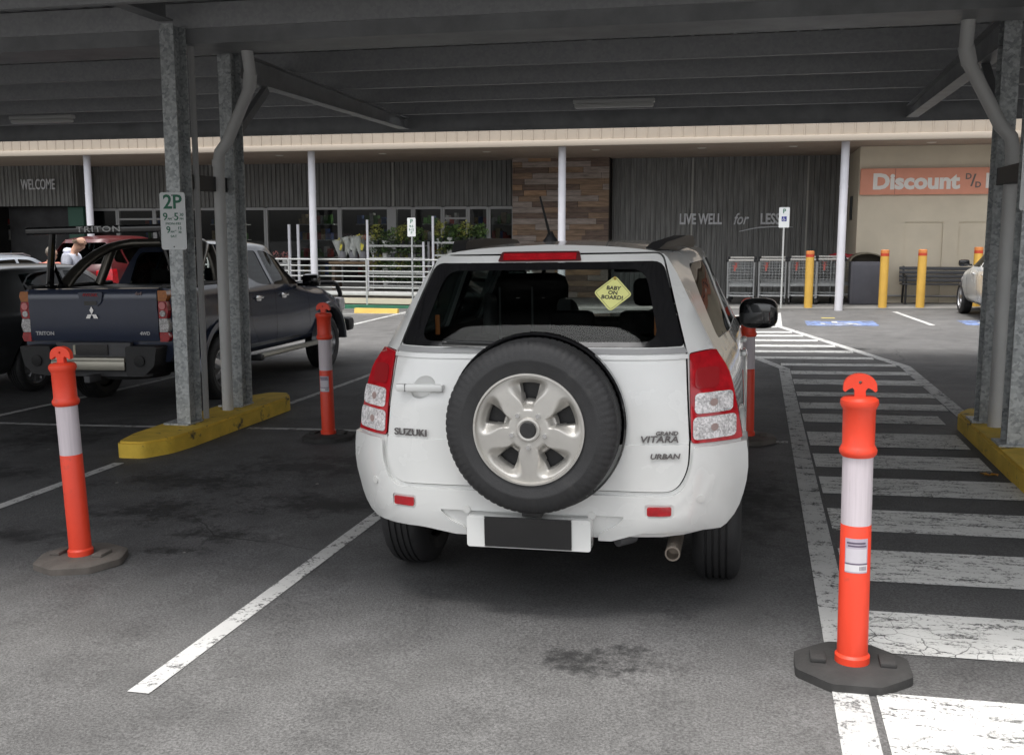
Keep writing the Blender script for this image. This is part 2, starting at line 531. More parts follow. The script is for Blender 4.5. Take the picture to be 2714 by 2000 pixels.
def asphalt():
    m = mat('asphalt', (.055, .055, .057), .8, spec=.35)
    nt = m.node_tree; L = nt.links.new; b = nt.nodes['Principled BSDF']
    tc = nd(nt, 'ShaderNodeTexCoord'); P = tc.outputs['Object']
    def noise(s, d=6, r=.6, vec=P):
        n = nd(nt, 'ShaderNodeTexNoise', Scale=s, Detail=d, Roughness=r); L(vec, n.inputs['Vector']); return n.outputs[0]
    def mr(x, a, b_, c=0, d=1):
        n = nd(nt, 'ShaderNodeMapRange'); n.inputs['From Min'].default_value = a; n.inputs['From Max'].default_value = b_
        n.inputs['To Min'].default_value = c; n.inputs['To Max'].default_value = d; L(x, n.inputs[0]); return n.outputs[0]
    def math_(op, x, y):
        n = nd(nt, 'ShaderNodeMath', _operation=op)
        for i, q in enumerate((x, y)):
            if isinstance(q, (int, float)): n.inputs[i].default_value = q
            else: L(q, n.inputs[i])
        return n.outputs[0]
    speck = mr(noise(95, 4, .75), .32, .68, .45, 1.65)
    mid = mr(noise(3.2, 7, .62), .3, .7, .80, 1.22)
    big = mr(noise(.45, 5, .55), .3, .7, .82, 1.18)
    k = math_('MULTIPLY', math_('MULTIPLY', speck, mid), big)
    mx = nd(nt, 'ShaderNodeMix', _data_type='RGBA', _blend_type='MULTIPLY'); mx.inputs[0].default_value = 1
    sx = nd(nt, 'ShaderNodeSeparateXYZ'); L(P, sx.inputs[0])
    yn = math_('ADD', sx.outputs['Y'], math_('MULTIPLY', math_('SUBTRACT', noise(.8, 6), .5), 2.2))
    bay = math_('MULTIPLY', mr(yn, 3.6, 5.0), mr(yn, 13.4, 14.4, 1, 0))        # canopy's shade deepened in the bay colour, driving lanes kept paler
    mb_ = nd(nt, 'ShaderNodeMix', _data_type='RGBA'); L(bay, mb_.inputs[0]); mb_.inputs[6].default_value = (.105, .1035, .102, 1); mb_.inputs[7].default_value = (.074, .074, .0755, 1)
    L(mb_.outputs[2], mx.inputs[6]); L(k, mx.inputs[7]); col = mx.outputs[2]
    # oil and water marks where cars stand: each a blotch with its own place and a ragged edge
    rag = noise(4.2, 9, .72); rag2 = noise(19, 6, .6)
    tot = None
    for (x, y, rx, ry) in ((-3.72, 5.75, .62, .42), (-2.65, 6.10, .85, .42), (-3.0, 5.35, .40, .2), (-3.9, 6.6, .9, .4), (-4.2, 5.1, .5, .25), (-3.2, 7.1, 1.0, .5), (-6.0, 8.0, .8, .8), (1.2, 10.0, .4, .4), (-.55, 3.95, .33, .24), (-2.9, 7.3, .9, .35), (.1, 6.6, .35, 1.2),
                           (-3.1, 5.0, .25, .12), (3.2, 11.5, .9, .7), (-1.0, 14.3, 2.5, .35), (-5.6, 6.6, .8, .4), (1.3, 15.5, .8, .25)):
        mp = nd(nt, 'ShaderNodeMapping'); mp.vector_type = 'POINT'
        mp.inputs['Location'].default_value = (-x / rx, -y / ry, 0); mp.inputs['Scale'].default_value = (1 / rx, 1 / ry, 0)
        L(P, mp.inputs[0])
        ln = nd(nt, 'ShaderNodeVectorMath', _operation='LENGTH'); L(mp.outputs[0], ln.inputs[0])
        q = mr(ln.outputs['Value'], 0, 1.7, 1, 0)
        tot = q if tot is None else math_('MAXIMUM', tot, q)
    st = mr(math_('ADD', math_('MULTIPLY', tot, .34), math_('ADD', math_('MULTIPLY', rag, .75), math_('MULTIPLY', rag2, .25))), .68, .82)
    st = math_('MULTIPLY', st, mr(tot, .02, .2))
    small = mr(noise(1.7, 9, .7), .64, .72)
    st = math_('MAXIMUM', math_('MULTIPLY', st, .82), math_('MULTIPLY', small, .55))
    m2 = nd(nt, 'ShaderNodeMix', _data_type='RGBA'); L(st, m2.inputs[0]); L(col, m2.inputs[6]); m2.inputs[7].default_value = (.013, .013, .0135, 1); col = m2.outputs[2]
    # pale grit and gum
    gum = nd(nt, 'ShaderNodeTexVoronoi', Scale=2.3, Randomness=1); L(P, gum.inputs['Vector'])
    gq = mr(gum.outputs['Distance'], .022, .035, 1, 0)
    m3 = nd(nt, 'ShaderNodeMix', _data_type='RGBA'); L(math_('MULTIPLY', gq, .8), m3.inputs[0]); L(col, m3.inputs[6]); m3.inputs[7].default_value = (.30, .29, .27, 1); col = m3.outputs[2]
    # hairline cracks
    wv = nd(nt, 'ShaderNodeTexVoronoi', Scale=.55, Randomness=1, _feature='DISTANCE_TO_EDGE')
    mxv = nd(nt, 'ShaderNodeMix', _data_type='VECTOR'); mxv.inputs[0].default_value = .12; L(P, mxv.inputs[4])
    nz = nd(nt, 'ShaderNodeTexNoise', Scale=3, Detail=6); L(P, nz.inputs['Vector']); L(nz.outputs['Color'], mxv.inputs[5]); L(mxv.outputs[1], wv.inputs['Vector'])
    cr = math_('MULTIPLY', mr(wv.outputs['Distance'], .0015, .004, 1, 0), mr(noise(.6, 3), .5, .6))
    m4 = nd(nt, 'ShaderNodeMix', _data_type='RGBA'); L(math_('MULTIPLY', cr, .6), m4.inputs[0]); L(col, m4.inputs[6]); m4.inputs[7].default_value = (.015, .015, .015, 1); col = m4.outputs[2]
    L(col, b.inputs['Base Color'])
    L(math_('SUBTRACT', mr(noise(.7, 6), .3, .7, .60, .85), math_('MULTIPLY', st, .04)), b.inputs['Roughness'])
    bp = nd(nt, 'ShaderNodeBump', Strength=.55, Distance=.006); L(noise(150, 3, .7), bp.inputs['Height']); L(bp.outputs[0], b.inputs['Normal'])
    return m

def paint_mat(name, col, wear=.5, sc=7, stretch=(1, 1, 1), crackle=False):
    m = D.materials.new(name); m.use_nodes = True
    nt = m.node_tree; L = nt.links.new; b = nt.nodes['Principled BSDF']; o = nt.nodes['Material Output']
    b.inputs['Roughness'].default_value = .75
    tc = nd(nt, 'ShaderNodeTexCoord'); mp = nd(nt, 'ShaderNodeMapping'); mp.inputs['Scale'].default_value = stretch; L(tc.outputs['Object'], mp.inputs[0])
    n = nd(nt, 'ShaderNodeTexNoise', Scale=sc, Detail=10, Roughness=.75); L(mp.outputs[0], n.inputs['Vector'])
    n2 = nd(nt, 'ShaderNodeTexNoise', Scale=60, Detail=3, Roughness=.7); L(tc.outputs['Object'], n2.inputs['Vector'])
    ad = nd(nt, 'ShaderNodeMath', _operation='MULTIPLY_ADD'); L(n2.outputs[0], ad.inputs[0]); ad.inputs[1].default_value = .55; L(n.outputs[0], ad.inputs[2])
    r = nd(nt, 'ShaderNodeMapRange'); r.inputs['From Min'].default_value = .50 + wear * .30; r.inputs['From Max'].default_value = .64 + wear * .30
    r.inputs['To Min'].default_value = .0; r.inputs['To Max'].default_value = .95
    L(ad.outputs[0], r.inputs[0])
    n3 = nd(nt, 'ShaderNodeTexNoise', Scale=3, Detail=6); L(tc.outputs['Object'], n3.inputs['Vector'])
    r3 = nd(nt, 'ShaderNodeMapRange'); r3.inputs['To Min'].default_value = .7; r3.inputs['To Max'].default_value = 1.2; L(n3.outputs[0], r3.inputs[0])
    mx = nd(nt, 'ShaderNodeMix', _data_type='RGBA', _blend_type='MULTIPLY'); mx.inputs[0].default_value = 1; mx.inputs[6].default_value = (*col, 1); L(r3.outputs[0], mx.inputs[7])
    L(mx.outputs[2], b.inputs['Base Color'])
    t = nd(nt, 'ShaderNodeBsdfTransparent'); ms = nd(nt, 'ShaderNodeMixShader')
    fac = r.outputs[0]
    if crackle:
        v = nd(nt, 'ShaderNodeTexVoronoi', Scale=11, Randomness=1, _feature='DISTANCE_TO_EDGE')
        mv = nd(nt, 'ShaderNodeMix', _data_type='VECTOR'); mv.inputs[0].default_value = .22
        L(tc.outputs['Object'], mv.inputs[4]); L(n3.outputs['Color'], mv.inputs[5]); L(mv.outputs[1], v.inputs['Vector'])
        q = nd(nt, 'ShaderNodeMapRange'); q.inputs['From Min'].default_value = .012; q.inputs['From Max'].default_value = .035; L(v.outputs['Distance'], q.inputs[0]); nl = nd(nt, 'ShaderNodeTexNoise', Scale=1.3, Detail=3); L(tc.outputs['Object'], nl.inputs['Vector']); ql = nd(nt, 'ShaderNodeMapRange'); ql.inputs['From Min'].default_value = .42; ql.inputs['From Max'].default_value = .62; ql.inputs['To Min'].default_value = 1; ql.inputs['To Max'].default_value = .35; L(nl.outputs[0], ql.inputs[0]); L(ql.outputs[0], q.inputs['To Min'])
        mm = nd(nt, 'ShaderNodeMath', _operation='MULTIPLY'); L(fac, mm.inputs[0]); L(q.outputs[0], mm.inputs[1]); fac = mm.outputs[0]
    L(fac, ms.inputs[0]); L(t.outputs[0], ms.inputs[1]); L(b.outputs[0], ms.inputs[2]); L(ms.outputs[0], o.inputs[0])
    return m

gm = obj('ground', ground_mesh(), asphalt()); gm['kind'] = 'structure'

def strip(mb, pts, w, dz=.004, step=.5):
    """painted line of width w along pts, following the ground"""
    for (x0, y0), (x1, y1) in zip(pts[:-1], pts[1:]):
        L_ = math.hypot(x1 - x0, y1 - y0); n = max(1, int(L_ / step)); ux, uy = (x1 - x0) / L_, (y1 - y0) / L_
        V = []
        for i in range(n + 1):
            x, y = x0 + (x1 - x0) * i / n, y0 + (y1 - y0) * i / n
            for s in (-1, 1):
                X, Y = x - uy * s * w / 2, y + ux * s * w / 2
                V.append((X, Y, ground_at(X, Y) + dz))
        mb.add(V, [(2 * i, 2 * i + 1, 2 * i + 3, 2 * i + 2) for i in range(n)])

from mathutils.bvhtree import BVHTree
_bvh = BVHTree.FromPolygons([v.co for v in gm.data.vertices], [p.vertices for p in gm.data.polygons])
def ground_at(x, y):
    h = _bvh.ray_cast(Vector((x, y, 50)), Vector((0, 0, -1)))
    return h[0].z

white_line = paint_mat('white_line', (.50, .50, .49), .37, 9)
zebra_paint = paint_mat('zebra_paint', (.66, .66, .64), .38, 5, (1, 4, 1), True)
blue_paint = paint_mat('blue_paint', (.20, .28, .52), .60, 6)

mb = MB()
strip(mb, [(-2.25, 3.32), (-2.21, 8.4)], .095)
strip(mb, [(-4.80, 3.6), (-4.80, 7.0)], .09)
strip(mb, [(-4.77, 9.98), (-4.77, 13.4)], .09)
strip(mb, [(-7.50, 3.6), (-7.50, 13.4)], .09)
strip(mb, [(-2.21, 8.66), (-2.21, 13.4)], .08)
strip(mb, [(-14, 8.54), (-5.2, 8.54)], .08, .0042); strip(mb, [(-4.5, 8.55), (.33, 8.54)], .08, .0042)
# bays against the shop front
for x in (-13.5, -10.6, -7.75, 2.9, 5.6): strip(mb, [(x + (.25 if x > 0 else 0), 18.6 if x < 0 else 19.4), (x, 22.6)], .10)
strip(mb, [(-12, 22.0), (-7.0, 22.05)], .09, .0042)
o = mb.build('bay_lines', white_line, ang=0); o['kind'] = 'structure'

mb = MB()
wl = [(.40, 1.0), (.43, 13.2), (.09, 14.7), (.0, 18.2), (.35, 22.3)]
wr_ = [(1.93, 9.9), (1.90, 13.55), (.50, 19.1), (.62, 22.4)]
strip(mb, wl[:2], .13, .0052); strip(mb, [(.43, 13.2), (-.40, 15.9), (-.45, 19.5)], .12, .0052)
strip(mb, wr_[:3], .13, .0052); strip(mb, [(.50, 19.1), (.55, 22.3)], .12, .0052)
o = mb.build('walkway_edge_lines', white_line, ang=0); o['kind'] = 'structure'
mb = MB()
for y0, y1 in ((1.5, 1.95), (2.35, 2.85), (3.36, 3.85), (4.24, 4.72), (5.14, 5.66), (6.02, 6.50), (6.88, 7.36), (7.67, 8.13), (8.44, 9.03), (9.50, 9.93), (10.23, 10.59), (11.0, 11.30), (11.86, 12.26), (12.7, 13.0), (13.5, 13.75)):
    xr = 1.85 if y0 > 9.8 else 2.75
    if 7 < y0 < 9.8: xr = 1.70
    if y0 < 7.0: xr = 3.2
    yc_ = (y0 + y1) / 2
    strip(mb, [(.50 - .1 * (y0 > 13.2), yc_), (xr - max(0, y0 - 13.3) * .25, yc_ - .0)], y1 - y0, .0046)
for y in (14.35, 15.1, 15.85, 16.65, 17.38, 18.0):
    xr = 1.85 - (y - 13.55) * .252
    xl = .38 - (y - 13.2) * .29 if y < 15.9 else -.40
    strip(mb, [(xl + .03, y), (xr - .04, y)], .25, .0046)
for y in (18.98, 19.8, 20.6, 21.5): strip(mb, [(-.38, y), (.46, y)], .2, .0046)
o = mb.build('zebra_stripes', zebra_paint, ang=0); o['kind'] = 'structure'

# wheelchair bay marks: blue ground patches with a white figure
mb = MB(); mw = MB()
for cx, cy in ((1.62, 19.75), (4.35, 19.95)):
    strip(mb, [(cx - .62, cy), (cx + .62, cy)], 1.0, .0046)
    strip(mw, [(cx - .1, cy + .35), (cx - .1, cy - .05), (cx + .2, cy - .05), (cx + .3, cy - .35)], .10, .0090, .2)
    pts = [(cx - .08 + .26 * math.cos(a), cy - .12 + .26 * math.sin(a)) for a in np.linspace(R(150), R(350), 12)]
    strip(mw, pts, .07, .0094, .2)
o = mb.build('blue_bay_patch', blue_paint, ang=0); o['kind'] = 'structure'
o = mw.build('wheelchair_marking', white_line, ang=0); o['kind'] = 'structure'
mb = MB(); strip(mb, [(1.35, 20.95), (1.6, 20.95)], .14, .0046)
o = mb.build('yellow_dash', paint_mat('yellow_dash', (.6, .5, .12), .2), ang=0); o['kind'] = 'structure'

yellow_kerb = mat('yellow_kerb', (.68, .46, .055), .75, var=.22, vs=5, bump=.4, bs=40, spots=((.10, .085, .05), 7, .58, .10))
def island(label, x0, x1, y0, y1, side_in):
    t = D.objects.new('traffic_island', None)
    b = MB()
    c = .13
    P = [(x0 + c * .6, y0), (x1 - c * 1.2, y0), (x1 - .03, y0 + .22), (x1, y0 + .5), (x1, y1 - .25), (x1 - c, y1), (x0 + c, y1), (x0, y1 - .25), (x0, y0 + .35)]
    cx, cy = (x0 + x1) / 2, (y0 + y1) / 2
    bm = bmesh.new()
    me = MB().prism([(x - cx, y - cy) for x, y in rpoly(P, .06)], -.12, .14, 'xy').mesh()
    bm.from_mesh(me)
    bmesh.ops.bevel(bm, geom=[e for e in bm.edges if all(v.co.z > .13 for v in e.verts)], offset=.018, segments=2, affect='EDGES')
    bm.to_mesh(me); bm.free()
    o = obj('traffic_island', me, yellow_kerb, ang=40)
    o.location = (cx, cy, gz(cx, cy)); o.rotation_euler = (0, -math.atan(SL), 0)
    return tag(o, label, 'kerb island')
island('chipped yellow kerb island under the steel columns beside the dark pickup', -5.02, -4.55, 7.18, 9.82, 1)
island('yellow kerb island at the right edge beside the striped walkway', 1.76, 2.28, 6.6, 9.62, -1)
# ---------------------------------------------------------------- the shops
wall_iron = mat('wall_iron', (.19, .19, .183), .6, metal=.1, var=.45, vs=2.2, sv=(6, 6, .55), spots=((.36, .34, .30), 3.0, .60, .25), rvar=.15)
cream = mat('cream_render', (.60, .535, .42), .8, var=.10, vs=1.2, bump=.15, bs=30, spots=((.46, .42, .35), .8, .62, .4))
cream_clad = mat('cream_cladding', (.34, .29, .235), .55, var=.08, vs=2)
soffit_m = mat('soffit', (.34, .27, .215), .6, var=.12, vs=2)
frame_m = mat('shopfront_frame', (.30, .30, .30), .45, metal=.4)
white_post = mat('white_post', (.62, .62, .66), .45, var=.06, vs=4)
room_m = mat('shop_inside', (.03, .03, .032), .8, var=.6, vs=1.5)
pave_m = mat('paving', (.20, .195, .185), .8, var=.2, vs=2, bump=.2)
shop_glass = glass_mat('shop_glass', (.60, .62, .63), .7, .01)
lamp_m = D.materials.new('lamp_light'); lamp_m.use_nodes = True
lamp_m.node_tree.nodes['Principled BSDF'].inputs['Emission Color'].default_value = (1, .96, .88, 1)
lamp_m.node_tree.nodes['Principled BSDF'].inputs['Emission Strength'].default_value = 5

def corrugated(x0, x1, y, z0, z1, pitch=.13, dep=.035):
    """wall sheet along x facing -y: trapezoid ribs"""
    prof = []
    x = x0
    while x < x1:
        for fx, d in ((0, 0), (.30, 0), (.42, -dep), (.62, -dep), (.74, 0)):
            if x + fx * pitch <= x1: prof.append((x + fx * pitch, y + d))
        x += pitch
    prof.append((x1, y))
    n = len(prof)
    V = [(a, b, z0) for a, b in prof] + [(a, b, z1) for a, b in prof] + [(x0, y + .12, z0), (x1, y + .12, z0), (x0, y + .12, z1), (x1, y + .12, z1)]
    F = [(i, i + 1, n + i + 1, n + i) for i in range(n - 1)]
    F += [(2 * n, 2 * n + 2, 2 * n + 3, 2 * n + 1), (0, n, 2 * n + 2, 2 * n), (n - 1, 2 * n + 1, 2 * n + 3, 2 * n - 1)]
    return mesh(V, F)

# pavement, raised path
mb = MB()
V = []; xs = np.linspace(-46, 30, 77)
for x in xs:
    g = gz(max(-30, x), 23)
    V += [(x, 22.98, g - .1), (x, 22.98, g + .05), (x, 23.12, g + .06), (x, 36, g + .10)]
mb.add(V, [(4 * i + k, 4 * i + 4 + k, 4 * i + 5 + k, 4 * i + 1 + k) for i in range(len(xs) - 1) for k in range(3)])
o = mb.build('pavement', pave_m); o['kind'] = 'structure'
mb = MB(); mb.box((-9.7, 25.1, .05), (9.6, 3.6, .46)); o = mb.build('raised_path', pave_m); o['kind'] = 'structure'

S = thing('supermarket_building', 'supermarket with dark corrugated iron walls and a wide glass shopfront across the road', 'building', (-8, 27, 0))
def at(o, p=None):
    """keep world placement under a parent"""
    return o
def child(name, mb, m, p, ang=35):
    me = mb.mesh() if isinstance(mb, MB) else mb
    L_ = p.location
    q = p.parent
    off = Vector(L_)
    while q: off = off + q.location; q = q.parent
    me.transform(Matrix.Translation(-off))
    return obj(name, me, m, p, ang=ang)
child('upper_wall', corrugated(-19.0, -6.2, 27, 2.38, 3.62), wall_iron, S)
child('corrugated_wall', corrugated(-3.6, 2.3, 27, -.1, 3.62), wall_iron, S)
wl_ = child('welcome_wall', corrugated(-46, -18.9, 26.2, 2.42, 3.62), wall_iron, S)
mb = MB(); mb.box((-18.9, 26.6, 3.02), (.10, .8, 1.2)); child('wall_return', mb, wall_iron, S)
child('entrance_pier', corrugated(-46, -21.6, 26.15, -.9, 2.42), wall_iron, S)
mb = MB(); mb.box((-20, 30.9, 1.6), (1, .1, 3.6)); 
for x in (1.28, -1.55, -9.6, -14.2):
    mb = MB(); z0 = 0 if x > -4 else 2.38; mb.box((x, 26.955, (z0 + 3.55) / 2), (.045, .02, 3.55 - z0)); child('wall_flashing', mb, mat('flashing', (.34, .335, .31), .5, metal=.3), S)
# the inside, seen dark through the glass
mb = MB()
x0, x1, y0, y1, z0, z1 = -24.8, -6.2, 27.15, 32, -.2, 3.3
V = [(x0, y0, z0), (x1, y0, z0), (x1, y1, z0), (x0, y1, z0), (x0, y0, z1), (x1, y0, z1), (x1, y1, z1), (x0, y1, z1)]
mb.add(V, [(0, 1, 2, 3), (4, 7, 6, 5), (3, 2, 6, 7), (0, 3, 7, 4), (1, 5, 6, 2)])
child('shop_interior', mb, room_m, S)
for i, (x, y, L_) in enumerate(((-9.5, 29.2, 1.5), (-8.2, 30.2, 1.4), (-12.3, 29.5, 1.3), (-15.9, 29.4, .35), (-19.6, 29.5, .2), (-20.8, 29.8, .2), (-6.9, 29.3, .6), (-11.0, 28.2, 1.2), (-13.9, 28.4, 1.2), (-17.2, 28.6, 1.0), (-8.9, 27.9, 1.0), (-22.6, 28.6, .8))):
    mb = MB(); mb.box((x, y, 2.72), (L_, .14, .05)); child('ceiling_lamp', mb, lamp_m, S)
# shopfront windows, each a frame with its pane
mull = [-19.2, -18.1, -16.9, -15.85, -14.6, -13.4, -12.0, -11.18, -9.73, -9.04, -8.2, -7.49, -6.92, -6.22]
for a, b in zip(mull[:-1], mull[1:]):
    if abs(a + 9.73) < .01:
        mb = MB(); mb.box(((a + b) / 2 - .25, 27.02, 1.25), (.22, .16, 2.22)); child('shopfront_column', mb, frame_m, S)
    f = MB()
    for xx in (a + .03, b - .03): f.box((xx, 27.0, 1.25), (.055, .09, 2.2))
    f.box(((a + b) / 2, 27.0, 2.33), (b - a - .12, .086, .07)); f.box(((a + b) / 2, 27.0, .2), (b - a - .12, .086, .1))
    if a in (-18.1, -16.9, -8.2): f.box(((a + b) / 2, 27.0, 2.05), (b - a - .12, .08, .05))
    fr = child('window', f, frame_m, S)
    p = MB(); p.box(((a + b) / 2, 27.005, 1.27), (b - a - .12, .012, 2.04)); child('pane', p, shop_glass, fr)
# the three door leaves at the entrance under the welcome wall
mb = MB(); mb.box((-20.3, 26.75, 1.1), (2.5, .08, 2.6)); child('entrance_back', mb, room_m, S)
mb = MB(); mb.box((-19.15, 26.55, 1.2), (.5, .1, 2.4)); child('green_panel', mb, mat('green_panel', (.02, .09, .06), .5), S)
shelf_cols = [mat('goods_%s' % n, c, .6, var=.6, vs=9) for n, c in (('red', (.45, .06, .05)), ('green', (.10, .25, .06)), ('tan', (.45, .33, .18)), ('white', (.6, .6, .58)), ('blue', (.08, .14, .35)))]
rs = random.Random(8)
for i, x in enumerate((-22.2, -17.4, -15.2, -12.4, -10.6, -8.6, -7.1)):
    b = MB()
    for zz in (.45, .95, 1.45, 1.9):
        b.cur = 3; b.box((x, 28.3, zz), (1.1, .4, .03))
        q = x - .5
        while q < x + .45:
            w = rs.uniform(.07, .16); hh = rs.uniform(.12, .32); b.cur = rs.randrange(5); b.box((q + w / 2, 28.15, zz + .015 + hh / 2), (w * .9, .2, hh)); q += w
    child('goods_shelf', b.mesh(), shelf_cols, S)
# timber feature wall: staggered boards
rows = []
bm_cols = [mat('board_%s' % n, tuple(2.6 * q for q in c), .75, var=.45, vs=3, sv=(1, 1, 7)) for n, c in (('brown', (.10, .068, .046)), ('grey', (.12, .10, .088)), ('dark', (.060, .042, .033)), ('tan', (.135, .085, .052)))]
mb = MB(); z = .0
while z < 3.6:
    x = -6.15 - random.random() * .8
    while x < -3.62:
        L_ = random.choice((.6, .9, 1.2)); a, b = max(x, -6.15), min(x + L_, -3.62)
        if b - a > .05:
            mb.cur = random.choice((0, 0, 1, 1, 2, 2, 3))
            mb.box(((a + b) / 2, 26.5 - random.random() * .008, z + .072), (b - a - .006, .05, .138))
        x += L_
    z += .145
me = mb.mesh(); tw = child('timber_cladding', me, bm_cols, S)
mb = MB(); mb.box((-4.885, 26.8, 1.8), (2.52, .52, 3.6)); child('timber_wall_core', mb, mat('wall_core', (.03, .025, .022), .8), S)
mb = MB(); mb.box((-10, 33.4, 2.4), (72, .3, 5.0)); child('rear_wall', mb, cream, S)
mb = MB(); mb.box((-9, 31, 4.95), (74, 5.0, .12)); child('roof', mb, M['galv_beam'], S)
wt = mat('wall_letters', (.62, .63, .65), .55, var=.2, vs=8)
def wtext(body, size, x, z, y, sx, bold=.004, shear=0, spacing=1.0):
    o = text('lettering', body, size, (x + 8, y - 27, z), FACE_BACK, wt, S, .012, bold, sx=sx, shear=shear, spacing=spacing); return o
wtext('LIVE WELL', .37, -1.33, 2.00, 26.94, .62, .012)
wtext('for', .40, -.34, 2.00, 26.94, .72, .006, .35)
wtext('LESS', .37, .40, 2.00, 26.94, .70, .012)
wtext('WELCOME', .42, -20.05, 3.02, 26.12, .55, .004)
mb = MB()
P = [(-.36, 1.70), (.05, 1.79), (.45, 1.82), (.95, 1.81)]
mb.tube([(x, 26.94, z) for x, z in P], [.008, .018, .018, .008], 6); child('swoosh', mb, wt, S)

# awning: fascia, soffit, white posts
A = thing('awning', 'long cream ribbed awning over the shop pavement with white round posts', 'awning', (-5, 22.6, 0))
prof = []; x = -46.0
while x < 30:
    prof += [(x, 22.60), (x + .19, 22.60), (x + .20, 22.585), (x + .225, 22.585), (x + .235, 22.60)]; x += .25
n = len(prof)
V = [(a, b, 3.68) for a, b in prof] + [(a, b, 4.75) for a, b in prof]
child('fascia', mesh(V, [(i, i + 1, n + i + 1, n + i) for i in range(n - 1)]), cream_clad, A)
mb = MB(); mb.box((-8, 22.58, 3.61), (76, .10, .13), bev=.01); child('fascia_trim', mb, mat('fascia_trim', (.36, .31, .255), .5), A)
mb = MB(); y = 22.64
while y < 28.5:
    mb.box((-8, y + .07, 3.58), (76, .135, .03)); y += .15
child('soffit', mb, soffit_m, A)
mb = MB(); mb.box((-8, 25.6, 4.78), (76, 6.1, .06)); child('awning_roof', mb, M['galv_beam'], A)
for x in (-34.2, -28.2, -22.2, -16.2, -10.2, -4.2, 1.82, 7.8, 13.8):
    g = gz(x, 23)
    mb = MB(); mb.tube([(x, 22.98, g), (x, 22.98, 3.56)], .085, 20); mb.tube([(x, 22.98, 2.62), (x, 22.98, 2.66)], .09, 20); child('post', mb, white_post, A)
for x in (-14, -11.5, -8.8, -6.2, -3.6, -1.2, .8, 3.6):
    mb = MB(); mb.lathe([(.0, 0), (.07, 0), (.10, .012), (.11, .02)], 20, Matrix.Translation((x, 24.0 if x < 3 else 23.6, 3.55))); child('downlight', mb, mat('downlight', (.6, .58, .52), .4), A)

# the discount shop on the right
Dd = thing('discount_shop', 'cream rendered shop wall with two shallow recessed panels at the right', 'building', (8, 24.4, 0))
wall = MB().box((16.25, 27.4, 1.75), (28.0, 6.0, 3.62)).mesh()
cuts = [MB().box((x, 24.4, 1.0), (.80, .07, 1.82)).mesh() for x in (3.66, 4.78, 6.6)]
child('wall', boolean(wall, cuts), cream, Dd)
mb = MB()
mb.tube([(2.32, 24.34, .28), (12, 24.34, .30)], .022, 8)
child('wall_pipe', mb, frame_m, Dd)
mb = MB(); mb.box((2.235, 25.9, 2.25), (.03, .4, .55), bev=.005); child('wall_panel', mb, mat('dark_panel', (.03, .035, .035), .4), Dd)
sg = thing('shop_sign', 'salmon pink sign board with white lettering on the cream wall', 'sign', (4.0, 24.34, 2.79))
mb = MB(); mb.box((.0, 0, 0), (3.46, .06, .57), bev=.006); mb.build('board', mat('sign_salmon', (.70, .30, .20), .55, var=.08, vs=2), sg)
mb = MB(); mb.box((-1.0, -.0315, 0), (.012, .004, .56)); mb.build('board_joint', mat('sign_joint', (.4, .16, .11), .6), sg)
sw_ = mat('sign_white', (.75, .72, .68), .5); sgr = mat('sign_grey', (.14, .12, .11), .5)
text('lettering', 'Discount', .46, (-.58, -.034, -.015), FACE_BACK, sw_, sg, .006, .020, sx=1.06)
text('lettering', 'D', .17, (.50, -.034, .09), FACE_BACK, sgr, sg, .004, .005)
text('lettering', '/', .36, (.60, -.034, .0), FACE_BACK, sgr, sg, .004, .006)
text('lettering', 'D', .17, (.70, -.034, -.09), FACE_BACK, sgr, sg, .004, .005)
text('lettering', 'D', .43, (1.0, -.034, -.015), FACE_BACK, sw_, sg, .006, .014, sx=1.02)

# ---------------------------------------------------------------- the car park canopy
Cn = thing('parking_canopy', 'dark steel canopy over the parking bays on paired galvanised columns', 'canopy', (0, 9, 0))
CY0, CY1 = 3.45, 14.2
roof_m = mat('roof_sheet', (.30, .305, .315), .55, metal=.2, var=.2, vs=1.5)
beam_m = mat('beam_steel', (.24, .245, .25), .5, metal=.3, var=.25, vs=3)
def roofz(y): return 3.62 - .022 * abs(y - 8.4) 
prof = []; x = -37.0
while x < 27:
    prof += [(x, 0), (x + .13, 0), (x + .145, .035), (x + .175, .035), (x + .19, 0)]; x += .20
n = len(prof); ysr = [CY0, 6, 8.4, 11, CY1]
V = [(a, y, roofz(y) + b) for y in ysr for a, b in prof]
child('roof_sheet', mesh(V, [(k * n + i, k * n + i + 1, (k + 1) * n + i + 1, (k + 1) * n + i) for k in range(len(ysr) - 1) for i in range(n - 1)]), roof_m, Cn)
for y in np.arange(CY0 + .2, CY1, 1.12):
    z = roofz(y) - .01
    mb = MB()
    mb.box((-5.0, y, z - .10), (64, .008, .20)); mb.box((-5.0, y + .032, z - .006), (64, .064, .008)); mb.box((-5.0, y + .032, z - .197), (64, .064, .008)); mb.box((-5.0, y + .062, z - .182), (64, .006, .024))
    child('purlin', mb, M['galv_beam'], Cn)
